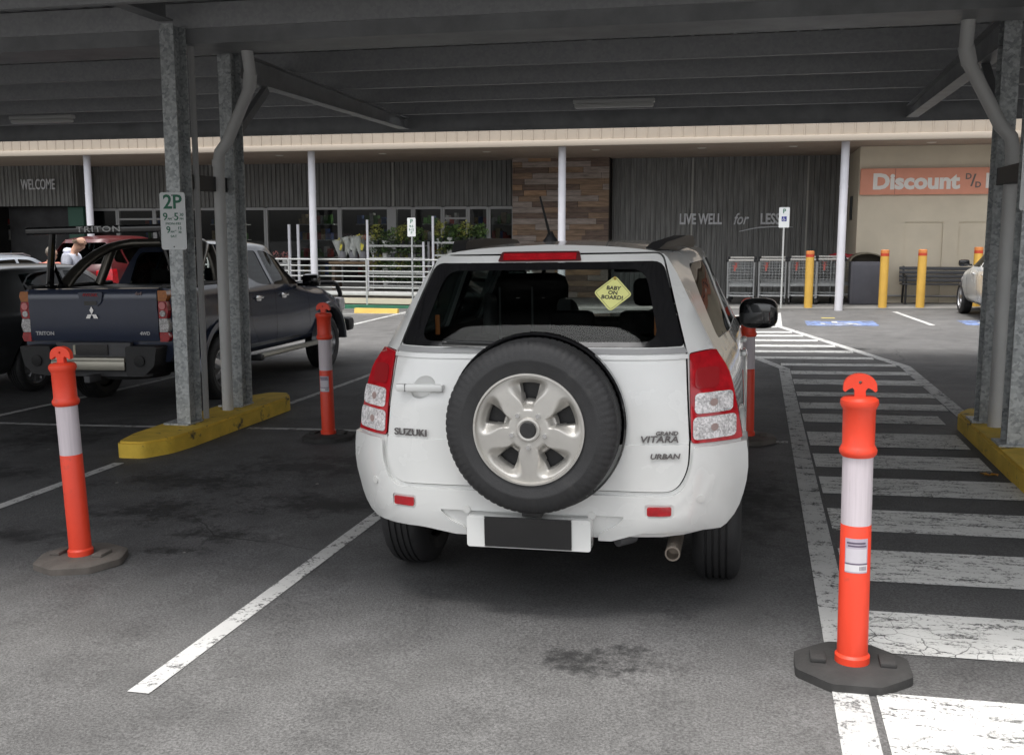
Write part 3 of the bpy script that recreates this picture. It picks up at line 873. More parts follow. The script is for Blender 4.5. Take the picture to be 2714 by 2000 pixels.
# far edge gutter
mb = MB(); mb.box((-5.0, CY1 + .05, 3.24), (64, .14, .26), bev=.01); mb.box((-5.0, CY1 - .02, 3.12), (64, .03, .05)); child('edge_gutter', mb, beam_m, Cn)
mb = MB(); mb.box((-5.0, CY0 - .05, 3.44), (64, .10, .22), bev=.01); child('edge_gutter', mb, beam_m, Cn)
mb = MB(); mb.box((-5.0, 8.4, 3.36), (64, .50, .16)); child('valley_gutter', mb, beam_m, Cn)
def hsec(w, d, t=.012):
    """I section outline in xy, flanges across x"""
    a, b = w / 2, d / 2
    return [(-a, -b), (a, -b), (a, -b + t), (t / 2, -b + t), (t / 2, b - t), (a, b - t), (a, b), (-a, b), (-a, b - t), (-t / 2, b - t), (-t / 2, -b + t), (-a, -b + t)]
def rafter(x, yc_, ye, col):
    """tapered beam from the column out to the edge"""
    mb = MB(); s = 1 if ye > yc_ else -1
    z0a, z0b = roofz(yc_) - .21, roofz(ye) - .21
    d0, d1 = .24, .14
    for zz in ((0, .014),):
        pass
    mb.prism([(yc_, z0a), (ye, z0b), (ye, z0b - d1), (yc_, z0a - d0)], x - .006, x + .006, 'yz')
    for top in (True, False):
        q0, q1 = (z0a, z0b) if top else (z0a - d0, z0b - d1)
        mb.prism([(yc_, q0), (ye, q1), (ye, q1 - .012), (yc_, q0 - .012)], x - .07, x + .07, 'yz')
    return mb
for ix, xc in enumerate((-27.0, -19.6, -12.2, -4.84, 1.90, 9.2, 16.6)):
    g = gz(xc, 8) + .14
    for y in (8.03, 8.98):
        mb = MB(); mb.prism([(px + xc + (.06 if xc < 0 else 0), py + y) for px, py in hsec(.128, .20)], g - .02, roofz(y) - .2, 'xy')
        mb.box((xc, y, g + .006), (.24, .26, .016))
        child('column', mb, M['galv'], Cn)
    rb_ = rafter(xc, 8.03, CY0 + .1, None)
    if xc < 0: rb_.v = [(a, b, c + .30) for a, b, c in rb_.v]
    child('rafter', rb_, beam_m, Cn)
    child('rafter', rafter(xc, 8.98, CY1 - .1, None), beam_m, Cn)
    # knee braces and tie
    for y, s in ((8.03, -1), (8.98, 1)):
        if xc < 0 and s < 0: continue
        mb = MB(); mb.tube([(xc, y + s * .08, 2.55), (xc, y + s * .85, 3.12)], .05, 4); child('knee_brace', mb, beam_m, Cn)
    mb = MB(); mb.box((xc, 8.50, 2.14), (.10, .80, .13)); child('tie_beam', mb, M['gloss_black'] if False else M['black_plastic'], Cn)
    # downpipes with an elbow up to the gutter
    if xc > 5 or xc < -13: continue
    px, py = (xc + (.02 if xc > 0 else .055), 8.72)
    mb = MB(); q = -1 if xc > 0 else 1
    mb.tube([(px, py, g - .02), (px, py, 2.34), (px + q * .02, py, 2.43), (px + q * .10, py, 2.52), (px + q * .36, py - .05, 2.98), (px + q * .40, py - .1, 3.08), (px + q * .40, py - .15, 3.30)], .052, 18)
    mb.tube([(px, py, 2.30), (px, py, 2.36)], .058, 18); mb.tube([(px + q * .36, py - .05, 2.98), (px + q * .40, py - .1, 3.1)], .06, 18)
    child('downpipe', mb, mat('pipe_grey', (.55, .55, .54), .45, var=.08, vs=3), Cn)
    if xc == -4.84:
        mb = MB(); mb.tube([(xc + .085, 8.27, g - .02), (xc + .085, 8.27, 3.3)], .026, 14); child('downpipe', mb, mat('pipe_pale', (.42, .42, .415), .45), Cn)
for xc, y in ((-9.77, 12.9), (-1.72, 12.9), (-16.5, 12.9)):
    tl = thing('strip_light', {-9.77: 'unlit batten light under the canopy, above the pickup', -1.72: 'unlit batten light under the canopy, above the white car'}.get(xc, 'unlit batten light under the canopy, beyond the left edge'), 'light fitting', (xc, y, 3.27), group='batten lights under the canopy')
    mb = MB(); mb.box((0, 0, .02), (1.0, .10, .05), bev=.008); mb.build('housing', mat('light_body', (.5, .5, .49), .5), tl)
    mb = MB(); mb.box((0, 0, -.03), (.97, .085, .055), bev=.02); mb.build('diffuser', mat('light_diffuser', (.55, .55, .53), .35), tl)
# ---------------------------------------------------------------- the white off-road car in front
M['sensor'] = mat('sensor_white', (.62, .62, .60), .4)
def suv():
    ox, oy = -.905, 4.29
    t = thing('parked_car', 'white off-road car with a spare wheel on its tailgate, standing between orange bollards', 'car',
              (ox, oy, gz(ox, oy)), (0, -math.atan(SL), R(.2)))
    def hp(zb, zr, half, wl=.905, w_up=None):
        """half profile: zb floor, zr roof, half = roof corner half width, wl = widest half width"""
        if w_up is None: w_up = [.865, .825, .775]
        a, b, c = w_up
        return [(0, zb), (.50, zb), (wl - .14, zb + .02), (wl - .035, zb + .12), (wl, .70), (a + .01, .92), (b + .008, 1.10), (c, 1.195),
                (c + (half + .055 - c) * .55, 1.40), (half + .055, 1.565), (half + .005, 1.625), (half * .55, zr - .012), (0, zr)]
    lo = [(0, .30), (.50, .30), (.70, .33), (.80, .45), (.84, .62), (.83, .80), (.80, .94), (.74, 1.02), (.66, 1.045), (.55, 1.06), (.42, 1.07), (.2, 1.08), (0, 1.085)]
    def mixp(a, b, q): return [(x0 + (x1 - x0) * q, z0 + (z1 - z0) * q) for (x0, z0), (x1, z1) in zip(a, b)]
    full = hp(.34, 1.685, .63, .905, [.885, .865, .83])
    hood = [(0, .30), (.50, .30), (.74, .33), (.85, .45), (.89, .66), (.885, .85), (.86, .99), (.80, 1.05), (.70, 1.075), (.58, 1.09), (.44, 1.10), (.22, 1.11), (0, 1.115)]
    st = [(0, hp(.40, 1.672, .525)), (.40, hp(.38, 1.678, .555, .905, [.872, .835, .79])), (.9, hp(.35, 1.685, .60, .905, [.88, .85, .81])),
          (1.4, full), (2.1, hp(.34, 1.68, .62, .90, [.885, .865, .83])), (2.4, hp(.34, 1.655, .58, .895, [.885, .865, .83])),
          (2.8, mixp(hp(.34, 1.6, .55, .895, [.885, .865, .83]), hood, .42)), (3.15, hood), (3.7, mixp(hood, lo, .35)), (4.1, lo), (4.2, mixp(lo, lo, 1))]
    zb = [.30, .38, .50, .60, .80, 1.0, 1.19, 1.25, 1.40, 1.55, 1.62, 1.69]
    rb = [.12, .08, .06, .06, .075, .10, .150, .188, .284, .380, .425, .50]
    hz = [.3, .45, .7, .95, 1.19, 1.40, 1.57, 1.69]; hw = [.80, .87, .905, .865, .775, .69, .60, .54]
    def Rf(x, z):
        w = np.interp(z, hz, hw)
        k = np.clip(np.abs(x) / w - .50, 0, .5) / .5
        return np.interp(z, zb, rb) + np.interp(z, [.4, 1.2, 1.6], [.25, .20, .11]) * k ** 2.6 + .012 * (x / w) ** 2
    def Ff(x, z):
        k = np.clip(np.abs(x) / .85 - .35, 0, .65) / .65
        return .35 * k ** 2.2 + np.interp(z, [.3, .5, .8, 1.08], [.10, .02, .03, .22])
    B = Loft(st, Rf, Ff, wR=1.3, wF=1.0, K=40, Ly=64)

    ysf = lambda x, z: float(Rf(np.array(float(x)), np.array(float(z))))
    # openings
    gl_out = rpoly([(-.668, 1.222), (.648, 1.222), (.538, 1.592), (-.556, 1.592)], [.02, .02, .05, .05])
    gl_in = rpoly([(-.56, 1.245), (.54, 1.245), (.462, 1.557), (-.478, 1.557)], .07, 6)
    tg = rpoly([(-.705, .83), (-.700, .70), (-.650, .605), (.628, .605), (.680, .70), (.685, .83), (.662, 1.195), (.535, 1.632), (-.553, 1.632), (-.682, 1.195)],
               [0, .08, .07, .07, .08, 0, 0, .04, .04, 0], 6)
    tl_R = rpoly([(.670, 1.193), (.705, 1.198), (.79, 1.205), (.825, 1.16), (.90, .96), (.93, .84), (.90, .808), (.685, .812)], [.01, .02, .02, .03, .05, .03, .02, .02])
    tl_L = mirror([(x + .02 * 0, z) for x, z in tl_R])
    tl_L = [(x - .018, z) for x, z in tl_L]
    q_win = rpoly([(.68, 1.215), (1.50, 1.195), (1.50, 1.575), (.86, 1.565)], [.05, .03, .03, .06])
    r_win = rpoly([(1.56, 1.195), (2.28, 1.185), (2.28, 1.56), (1.56, 1.578)], .03)
    f_win = rpoly([(2.36, 1.185), (3.02, 1.17), (2.62, 1.50), (2.36, 1.555)], .03)
    wind = rpoly([(-.70, 1.13), (.70, 1.13), (.53, 1.60), (-.53, 1.60)], .05)
    side = lambda poly, s: prism_mesh(poly, s * .30, s * 1.2, 'yz')
    sides = [(q_win, 'quarter_window'), (r_win, 'door_window'), (f_win, 'door_window')]
    back = lambda poly, d0=-.4, d1=.62: prism_mesh(poly, d0, d1, 'xz')
    ax, fx, wr = .83, 3.44, .366
    arches = [MB().tube([(s * .58, y, wr - .01), (s * 1.2, y, wr - .01)], .435, 48).mesh() for s in (1, -1) for y in (ax, fx)]

    wcut = [back(gl_out)] + [side(p, s) for p, _ in sides for s in (1, -1)] + [prism_mesh(wind, 2.30, 3.6)]
    body = boolean(B.shell(0, -.03), [back(tg)] + [back(tl_R, -.4, .37), back(tl_L, -.4, .37)] + wcut[1:] + arches)
    obj('body', body, M['white_paint'], t)
    # lining: everything inside is dark
    lin = boolean(B.shell(-.032, -.05), wcut)
    obj('interior_trim', lin, M['interior'], t)
    gate = boolean(boolean(B.shell(.001, -.028), [back(grow(tg, -.0075))], 'INTERSECT'), [back(gl_out)])
    dish = bmesh.new(); bmesh.ops.create_uvsphere(dish, u_segments=28, v_segments=18, radius=1)
    for v in dish.verts: v.co = Vector((-.520 + v.co.x * .064, ysf(-.52, 1.043) + v.co.y * .022, 1.043 + v.co.z * .064))
    dm = D.meshes.new('dish'); dish.to_mesh(dm); dish.free()
    gate = boolean(gate, [dm])
    g = obj('tailgate', gate, M['white_paint'], t)
    ring = boolean(boolean(B.shell(-.003, -.008), [back(grow(gl_out, -.002))], 'INTERSECT'), [back(gl_in)])
    rw = obj('rear_window', boolean(B.shell(-.004, -.007), [back(grow(gl_in, .004))], 'INTERSECT'), M['tint_glass'], g)
    obj('window_surround', ring, M['gloss_black'], g)
    # grey strip under the window and the crease line of the gate
    strip = rpoly([(-.685, 1.196), (.665, 1.196), (.650, 1.219), (-.670, 1.219)], .004)
    obj('trim_strip', boolean(B.shell(.006, -.02), [back(strip)], 'INTERSECT'), mat('trim_grey', (.28, .28, .28), .5), g)
    lip = [(-.69, 1.172), (.67, 1.172), (.668, 1.19), (-.688, 1.19)]
    obj('shoulder_lip', boolean(B.shell(.007, -.02), [back(lip)], 'INTERSECT'), M['white_paint'], g)
    low = rpoly([(-.698, .812), (-.696, .70), (-.646, .61), (.624, .61), (.674, .70), (.678, .812)], [.01, .08, .07, .07, .08, .01], 6)
    obj('lower_panel', boolean(B.shell(.010, -.02), [back(low)], 'INTERSECT'), M['white_paint'], g)
    # side and front glass
    for p, nm in sides:
        for s in (1, -1):
            obj(nm, boolean(B.shell(-.006, -.010), [side(grow(p, .004), s)], 'INTERSECT'), M['dark_glass'], t)
    obj('windscreen', boolean(B.shell(-.006, -.010), [prism_mesh(grow(wind, .004), 2.30, 3.6)], 'INTERSECT'), M['clear_glass'], t)
    # bumper
    bp = rpoly([(-1.0, .800), (-.722, .800), (-.716, .70), (-.665, .592), (.643, .592), (.692, .70), (.698, .800), (1.0, .800), (1.0, .44), (.90, .41),
                (.72, .425), (.48, .425), (.33, .375), (-.33, .375), (-.52, .41), (-.80, .405), (-1.0, .45)], [.0, .02, .09, .07, .07, .09, .02, 0, 0, .05, .03, .05, .03, .03, .05, .05, 0], 6)
    bsol = boolean(B.shell(.026, -.03), [prism_mesh(bp, -.4, .52)], 'INTERSECT')
    bsol = boolean(bsol, [MB().tube([(s * .5, ax, wr - .01), (s * 1.2, ax, wr - .01)], .445, 48).mesh() for s in (1, -1)])
    scoop = rpoly([(-.43, .500), (.41, .500), (.37, .455), (.29, .415), (.29, .30), (-.31, .30), (-.31, .415), (-.39, .455)], [.015, .015, .03, .02, 0, 0, .02, .03])
    bsol = boolean(bsol, [boolean(B.shell(.06, .010), [prism_mesh(scoop, -.5, .3)], 'INTERSECT')])
    for x0 in (-.665, .495): bsol = boolean(bsol, [boolean(B.shell(.06, .021), [prism_mesh(rr(x0, .499, x0 + .123, .556, .012), -.5, .5)], 'INTERSECT')])
    bm_ = obj('rear_bumper', bsol, M['white_paint'], t)
    # scoop around the plate
    sc = MB(); sc.prism(rpoly([(-.40, .515), (.38, .515), (.36, .455), (.30, .44), (.30, .36), (-.32, .36), (-.32, .44), (-.38, .455)], .02), .026, .05)
    ph = MB(); ph.prism(rr(-.287, .352, .268, .492, .012), -.020, .06); pass
    p_ = ph.build('plate_holder', M['white_paint'], bm_)
    pl = MB(); pl.prism(rr(-.205, .362, .185, .488, .008), -.026, -.018); pl.build('number_plate', M['gloss_black'], bm_)
    pf = MB()
    for x0, x1, z0, z1 in ((-.205, .185, .488, .492), (-.205, .185, .358, .362)): pf.prism(rr(x0, z0, x1, z1, .001), -.028, -.018)
    pf.build('plate_frame', M['black_plastic'], bm_)
    for x0 in (-.655, .505):
        q = boolean(B.shell(.032, .0), [prism_mesh(rr(x0, .507, x0 + .103, .547, .008), -.4, .5)], 'INTERSECT')
        obj('reflector', q, M['red_lens'], bm_)
    for x, z in ((-.77, .60), (-.30, .505), (.265, .50), (.73, .575)):
        q = boolean(B.shell(.031, .0), [MB().tube([(x, -.3, z), (x, .5, z)], .017, 20).mesh()], 'INTERSECT')
        obj('parking_sensor', q, M['sensor'], bm_)
    # tail lights: red surround with two clear cells
    for poly, s in ((tl_R, 1), (tl_L, -1)):
        L_ = obj('tail_light', boolean(B.shell(.010, -.03), [back(grow(poly, -.003), -.4, .367)], 'INTERSECT'), M['red_lens'], t)
        dx = 0 if s > 0 else -.018
        for z0, z1, x0, x1 in ((.940, 1.025, .70, .86), (.830, .925, .695, .875)):
            c = rr(x0, z0, x1, z1, .018) if s > 0 else [(x + dx, z) for x, z in mirror(rr(x0, z0, x1, z1, .018))]
            obj('clear_cell', boolean(B.shell(.014, -.0), [back(c, -.4, .36)], 'INTERSECT'), M['clear_lens'], L_)
            bx = s * (x0 + x1) / 2 + dx
            obj('bulb', boolean(B.shell(.016, .0), [MB().tube([(bx, -.3, (z0 + z1) / 2), (bx, .6, (z0 + z1) / 2)], .016, 16).mesh()], 'INTERSECT'), mat('bulb_grey', (.34, .25, .23), .3), L_)
        c = rr(.70, 1.045, .80, 1.13, .02) if s > 0 else [(x + dx, z) for x, z in mirror(rr(.70, 1.045, .80, 1.13, .02))]
        obj('brake_cell', boolean(B.shell(.014, .0), [back(c, -.4, .36)], 'INTERSECT'), mat('brake_red', (.30, .01, .014), .2, coat=1), L_)
    # high brake light
    o_ = rpoly([(-.225, 1.597), (.170, 1.597), (.155, 1.642), (-.210, 1.642)], .008)
    h_ = obj('high_brake_light', boolean(B.shell(.008, -.01), [back(o_)], 'INTERSECT'), mat('brake_frame', (.08, .012, .014), .3), g)
    obj('lens', boolean(B.shell(.011, -.01), [back(rr(-.200, 1.604, .145, 1.634, .005))], 'INTERSECT'), M['red_lens'], h_)
    # handle in its recess
    hc = MB()
    pass
    hy = ysf(-.527, 1.043) - .030
    hm = MB(); hm.box((-.527, hy, 1.043), (.225, .024, .036), bev=.011); hm.box((-.622, hy + .02, 1.043), (.03, .04, .026)); hm.box((-.43, hy + .02, 1.043), (.03, .04, .026))
    hh = hm.build('gate_handle', M['white_paint'], g)
    hm = MB(); hm.box((-.592, hy - .0005, 1.043), (.003, .025, .034)); hm.build('lock_seam', M['grey_plastic'], g)
    # badges
    def fol(x, z):
        return (R(90), 0, math.atan((ysf(x + .05, z) - ysf(x - .05, z)) / .1))
    bd = mat('badge_grey', (.16, .15, .15), .35, metal=.6)
    text('badge', 'SUZUKI', .043, (-.572, ysf(-.572, .838) - .008, .838), fol(-.572, .838), bd, g, .003, .0008, sx=1.16)
    text('badge', 'GRAND', .024, (.585, ysf(.585, .862) - .010, .862), fol(.585, .862), bd, g, .003, .0006, sx=1.15, shear=.15)
    text('badge', 'VITARA', .040, (.552, ysf(.552, .836) - .008, .836), fol(.552, .836), bd, g, .003, .0008, sx=1.22, shear=.2)
    text('badge', 'URBAN', .031, (.578, ysf(.578, .765) - .018, .765), fol(.578, .765), bd, g, .003, .0008, sx=1.25, shear=.2)
    # wiper
    w = MB(); w.tube([(-.02, .115, 1.225), (-.20, .13, 1.243), (-.41, .16, 1.247)], [.012, .010, .006], 8); w.tube([(-.05, .14, 1.233), (-.43, .15, 1.238)], .006, 6)
    w.build('rear_wiper', M['black_plastic'], g)
    # spare wheel
    sp = D.objects.new('spare_wheel', None); link(sp); sp.parent = t
    sp.location = (.022, -.02, .905); sp.rotation_euler = (0, 0, R(-90))      # outer side faces back
    rad, tw = .375, .215
    obj('tyre', tyre_mesh(rad, tw, .226, 288), M['tyre_rubber'], sp)
    def sph(r_, a):
        per = 2 * PI / 5
        d = abs((a % per + per / 2) % per - per / 2)                 # angle from hole axis (one hole on top)
        lat = d * r_
        w_ = .07 + .19 * sstep(.40, .85, r_)
        k = (1 - sstep(w_ * .62, w_ * 1.5, lat)) * sstep(.34, .47, r_) * (1 - sstep(.80, .93, r_))
        w2 = .10 + .11 * (r_ - .45) / .4
        hole_ = (1 - sstep(w2 * .86, w2 * 1.0, lat)) * sstep(.47, .515, r_) * (1 - sstep(.80, .835, r_))
        return max(.55 * k, hole_)
    rm = obj('rim', rim_mesh(.24, sph, depth=.075, rings=60, n=300, bulge=.012), M['rim_silver'], sp); rm.location.x = tw / 2 - .014
    hb = MB(); hb.lathe([(.0, .004), (.030, .004), (.036, -.004), (.036, -.012)], 32, WX); hc_ = hb.build('hub_cap', M['black_plastic'], sp); hc_.location.x = tw / 2 + .008
    hb = MB(); hb.lathe([(.036, .001), (.043, .004), (.050, .002), (.054, -.006)], 32, WX); q = hb.build('hub_ring', M['rim_silver'], sp); q.location.x = tw / 2 + .003
    for i in range(5):
        a = R(36 + 72 * i)
        nb = MB(); nb.tube([(tw / 2 - .02, .075 * math.sin(a), .075 * math.cos(a)), (tw / 2 + .009, .075 * math.sin(a), .075 * math.cos(a))], .0105, 6)
        nb.build('wheel_nut', M['chrome'], sp)
    bk = MB(); bk.tube([(-.06, 0, 0), (.01, 0, 0)], .225, 40); bk.tube([(-.16, 0, 0), (-.05, 0, 0)], .09, 24); bk.build('carrier', M['black_plastic'], sp)
    cv = MB(); cv.lathe([(.30, -.02), (.365, -.02), (.397, -.005), (.397, .035), (.388, .045), (.388, -.0), (.30, -.012)], 72, WX)
    q = cv.build('tyre_hood', M['gloss_black'], sp); q.location.x = -.09
    # wheels, exhaust, underbody
    five = spokes(5, .34, .22, .28, .84)
    for s in (1, -1):
        for y in (ax, fx): wheel(t, (s * .785, y, wr), s, wr, .225, .225, five, M['alloy'])
    ub = MB(); ub.box((0, 2.1, .40), (1.25, 3.5, .16)); ub.box((0, .85, .36), (1.3, .10, .12), bev=.03); ub.box((-.1, .34, .42), (.8, .25, .14), bev=.04); ub.tube([(-.55, .83, .36), (.55, .83, .36)], .06, 12)
    ub.build('underbody', M['black_plastic'], t)
    ex = MB(); ex.lathe([(.0, .05), (.026, .05), (.026, -.03), (.033, -.03), (.033, .25)], 24, Matrix.Translation((.615, .07, .345)) @ Matrix.Rotation(R(-90), 4, 'X'))
    ex.build('exhaust_pipe', mat('exhaust', (.25, .22, .19), .4, metal=.9, var=.3, vs=20), t)
    mf = MB(); mf.tube([(.42, .45, .40), (.42, .20, .37), (.36, .15, .365)], .035, 12); mf.tube([(.0, .55, .42), (.55, .55, .42)], .08, 16); mf.build('muffler', M['grey_plastic'], t)
    tow = MB(); tow.box((.01, -.0, .508), (.09, .05, .02), bev=.004); tow.build('tow_eye', M['black_plastic'], bm_)
    # roof rails and aerial
    for s in (1, -1):
        r_ = MB(); r_.prism([(.60, 1.635), (.72, 1.672), (.95, 1.698), (1.4, 1.708), (1.9, 1.704), (2.15, 1.690), (2.30, 1.640), (2.1, 1.62), (1.4, 1.63), (.9, 1.62)], -.028, .028, 'yz'); me = r_.mesh()
        for v in me.vertices: v.co = Vector((v.co.x * 1.25 + s * (.555 - .085 * max(0, 1 - (v.co.y - .6) / .35)), v.co.y, v.co.z * .82 + .302))
        obj('roof_rail', me, M['black_plastic'], t)
    an = MB(); an.lathe([(.045, -.02), (.04, .012), (.022, .035), (.012, .06)], 16, Matrix.Translation((-.115, 1.15, 1.675)))
    an.tube([(-.115, 1.15, 1.70), (-.135, .98, 1.91)], [.008, .005], 8); an.build('aerial', M['black_plastic'], t)
    # mirrors, side handles, arch flares
    for s in (1, -1):
        mm = bmesh.new(); bmesh.ops.create_uvsphere(mm, u_segments=24, v_segments=14, radius=1)
        for v in mm.verts:
            c = v.co; e = .62
            c.x, c.y, c.z = [math.copysign(abs(k) ** e, k) for k in c]
            c.x *= .125; c.y *= .07 * (1 + .2 * c.z); c.z *= .100
        me = D.meshes.new('mir'); mm.to_mesh(me); mm.free()
        q = obj('door_mirror', me, M['gloss_black'], t, ang=60); q.location = (s * .985, 2.62, 1.185); q.rotation_euler = (0, 0, s * R(-8))
        a_ = MB(); a_.tube([(s * -.20, .08, -.07), (s * -.06, .02, -.04)], [.035, .03], 10); b_ = a_.build('mirror_arm', M['gloss_black'], q)
        gq = MB(); gq.box((0, -.073, 0), (.17, .004, .125), bev=.002); gq.build('mirror_glass', mat('mirror_dark', (.02, .021, .023), .08, coat=1), q)
        for y in (1.72, 2.62 - .15):
            hq = MB(); hq.box((s * .898, y, 1.03), (.03, .17, .03), bev=.012); hq.build('side_handle', M['white_paint'], t)
        for y in (ax, fx):
            fl = MB(); fl.lathe([(.432, -.03), (.445, .012), (.475, .022), (.51, .010), (.52, -.02)], 40, Matrix.Translation((s * .895, y, wr - .01)) @ Matrix.Rotation(s * R(90), 4, 'Y'), R(12) if False else 0, 2 * PI)
            me = fl.mesh()
            me = boolean(me, [MB().box((s * .9, y, -.0), (.6, 1.4, .84)).mesh()]) if False else me
            bmx = bmesh.new(); bmx.from_mesh(me)
            bmesh.ops.delete(bmx, geom=[v for v in bmx.verts if v.co.z < .40 or (y == ax and v.co.y < .42)], context='VERTS'); bmx.to_mesh(me); bmx.free()
            obj('wheel_arch', me, M['white_paint'], t)
        sl = MB(); sl.box((s * .86, 2.12, .40), (.08, 1.75, .12), bev=.03); sl.build('side_sill', M['white_paint'], t)
        hl = MB(); hl.box((s * .66, 4.0, .82), (.26, .2, .16), bev=.05); hl.build('headlight', M['clear_lens'], t)
    # inside: bench, head rests, front seats, baby seat, wheel, dash, mirror
    st_ = MB(); st_.box((0, 1.28, .86), (1.30, .16, .62), rx=R(-10), bev=.05); st_.box((0, 1.55, .62), (1.30, .55, .16), bev=.05); st_.build('rear_seat', M['interior'], t)
    for x in (-.02, .36):
        h2 = MB(); h2.box((x, 1.26, 1.24), (.25, .10, .13), bev=.04); h2.tube([(x - .06, 1.27, 1.14), (x - .06, 1.27, 1.24)], .007, 6); h2.tube([(x + .06, 1.27, 1.14), (x + .06, 1.27, 1.24)], .007, 6); h2.build('head_rest', M['interior'], t)
    for x in (-.40, -.22):
        h3 = MB(); h3.tube([(x, 1.15, 1.06), (x, 1.15, 1.44)], .006, 6); h3.build('seat_post', M['alloy'], t)
    for x in (-.36, .36):
        s2 = MB(); s2.box((x, 2.15, .88), (.48, .14, .66), rx=R(-14), bev=.05); s2.box((x, 2.03, 1.36), (.26, .09, .17), bev=.04); s2.build('front_seat', M['interior'], t)
    cs = MB(); cs.box((-.33, 1.62, 1.22), (.44, .16, .56), rx=R(-12), bev=.07); cs.build('baby_seat', M['interior'], t)
    cw = MB(); cw.box((-.10, 1.56, 1.20), (.10, .26, .30), rx=R(-12), bev=.045); cw.box((-.55, 1.56, 1.22), (.06, .24, .32), rx=R(-12), bev=.03); cw.build('seat_wing', M['interior_grey'], t)
    da = MB(); da.box((0, 3.0, .98), (1.35, .45, .22), bev=.06); da.build('dashboard', M['interior'], t)
    sw = MB()
    pts = [(.36 + .18 * math.cos(a), 2.68 + .05 * math.sin(a), 1.04 + .17 * math.sin(a)) for a in np.linspace(0, 2 * PI, 25)]
    sw.tube(pts, .014, 8, cap=False); sw.tube([(.20, 2.68, 1.04), (.52, 2.68, 1.04)], .018, 8); sw.build('steering_wheel', M['interior'], t)
    im = MB(); im.box((.16, 2.55, 1.50), (.24, .04, .075), bev=.02); im.tube([(.16, 2.56, 1.53), (.14, 2.62, 1.60)], .012, 6); im.build('inside_mirror', M['interior'], t)
    for s in (-1, 1):
        for y0_, y1_ in ((2.36, 2.36),):
            pass
        bl = MB(); bl.box((.512 if s > 0 else -.532, .42, 1.30), (.022, .012, .095), bev=.004); bl.build('seat_belt_guide', mat('belt_orange', (.45, .14, .03), .5), t)
    la = MB(); la.tube([(-.50, 2.2, 1.02), (-.36, 2.25, 1.52)], .014, 8); la.build('seat_belt', M['interior_grey'], t)
    return t

def baby_sign(car):
    x, z = .325, 1.452
    o = thing('warning_sign', 'yellow diamond baby-on-board sign hanging inside the rear window of the white car', 'sign', (0, 0, 0))
    # stands just inside the sloping glass, turned with the glass
    T = car.matrix_world.copy() if False else None
    y = .318
    ye = mat('sign_yellow', (.66, .66, .24), .5, var=.05)
    bl = mat('sign_black', (.02, .02, .02), .5)
    k = .088
    P = rpoly([(0, -k * 1.05), (k, 0), (0, k * 1.05), (-k, 0)], .018)
    b = MB(); b.prism(P, 0, .003); b.build('board', ye, o)
    b = MB(); inn = grow(P, -.006); i2 = grow(P, -.0075); n = len(inn)
    V = [(p[0], -.0008, p[1]) for p in inn] + [(p[0], -.0008, p[1]) for p in i2]
    me = mesh(V, [(i, (i + 1) % n, n + (i + 1) % n, n + i) for i in range(n)]); obj('border_line', me, bl, o)
    for s_, zz in (('BABY', .026), ('ON', .002), ('BOARD!', -.022)):
        text('lettering', s_, .027, (0, -.0012, zz), FACE_BACK, bl, o, .0006, .0007)
    c = MB(); c.tube([(0, -.012, k * .86), (0, .004, k * .86)], .006, 10); c.build('suction_cup', mat('cup', (.35, .25, .05), .4), o)
    ox, oy = car.location.x, car.location.y
    Mx = Matrix.Translation(car.location) @ car.rotation_euler.to_matrix().to_4x4() @ Matrix.Translation((x, y, z)) @ Matrix.Rotation(R(-33), 4, 'X') @ Matrix.Rotation(R(4), 4, 'Y')
    o.matrix_world = Mx
    return o

white_car = suv()
baby_sign(white_car)
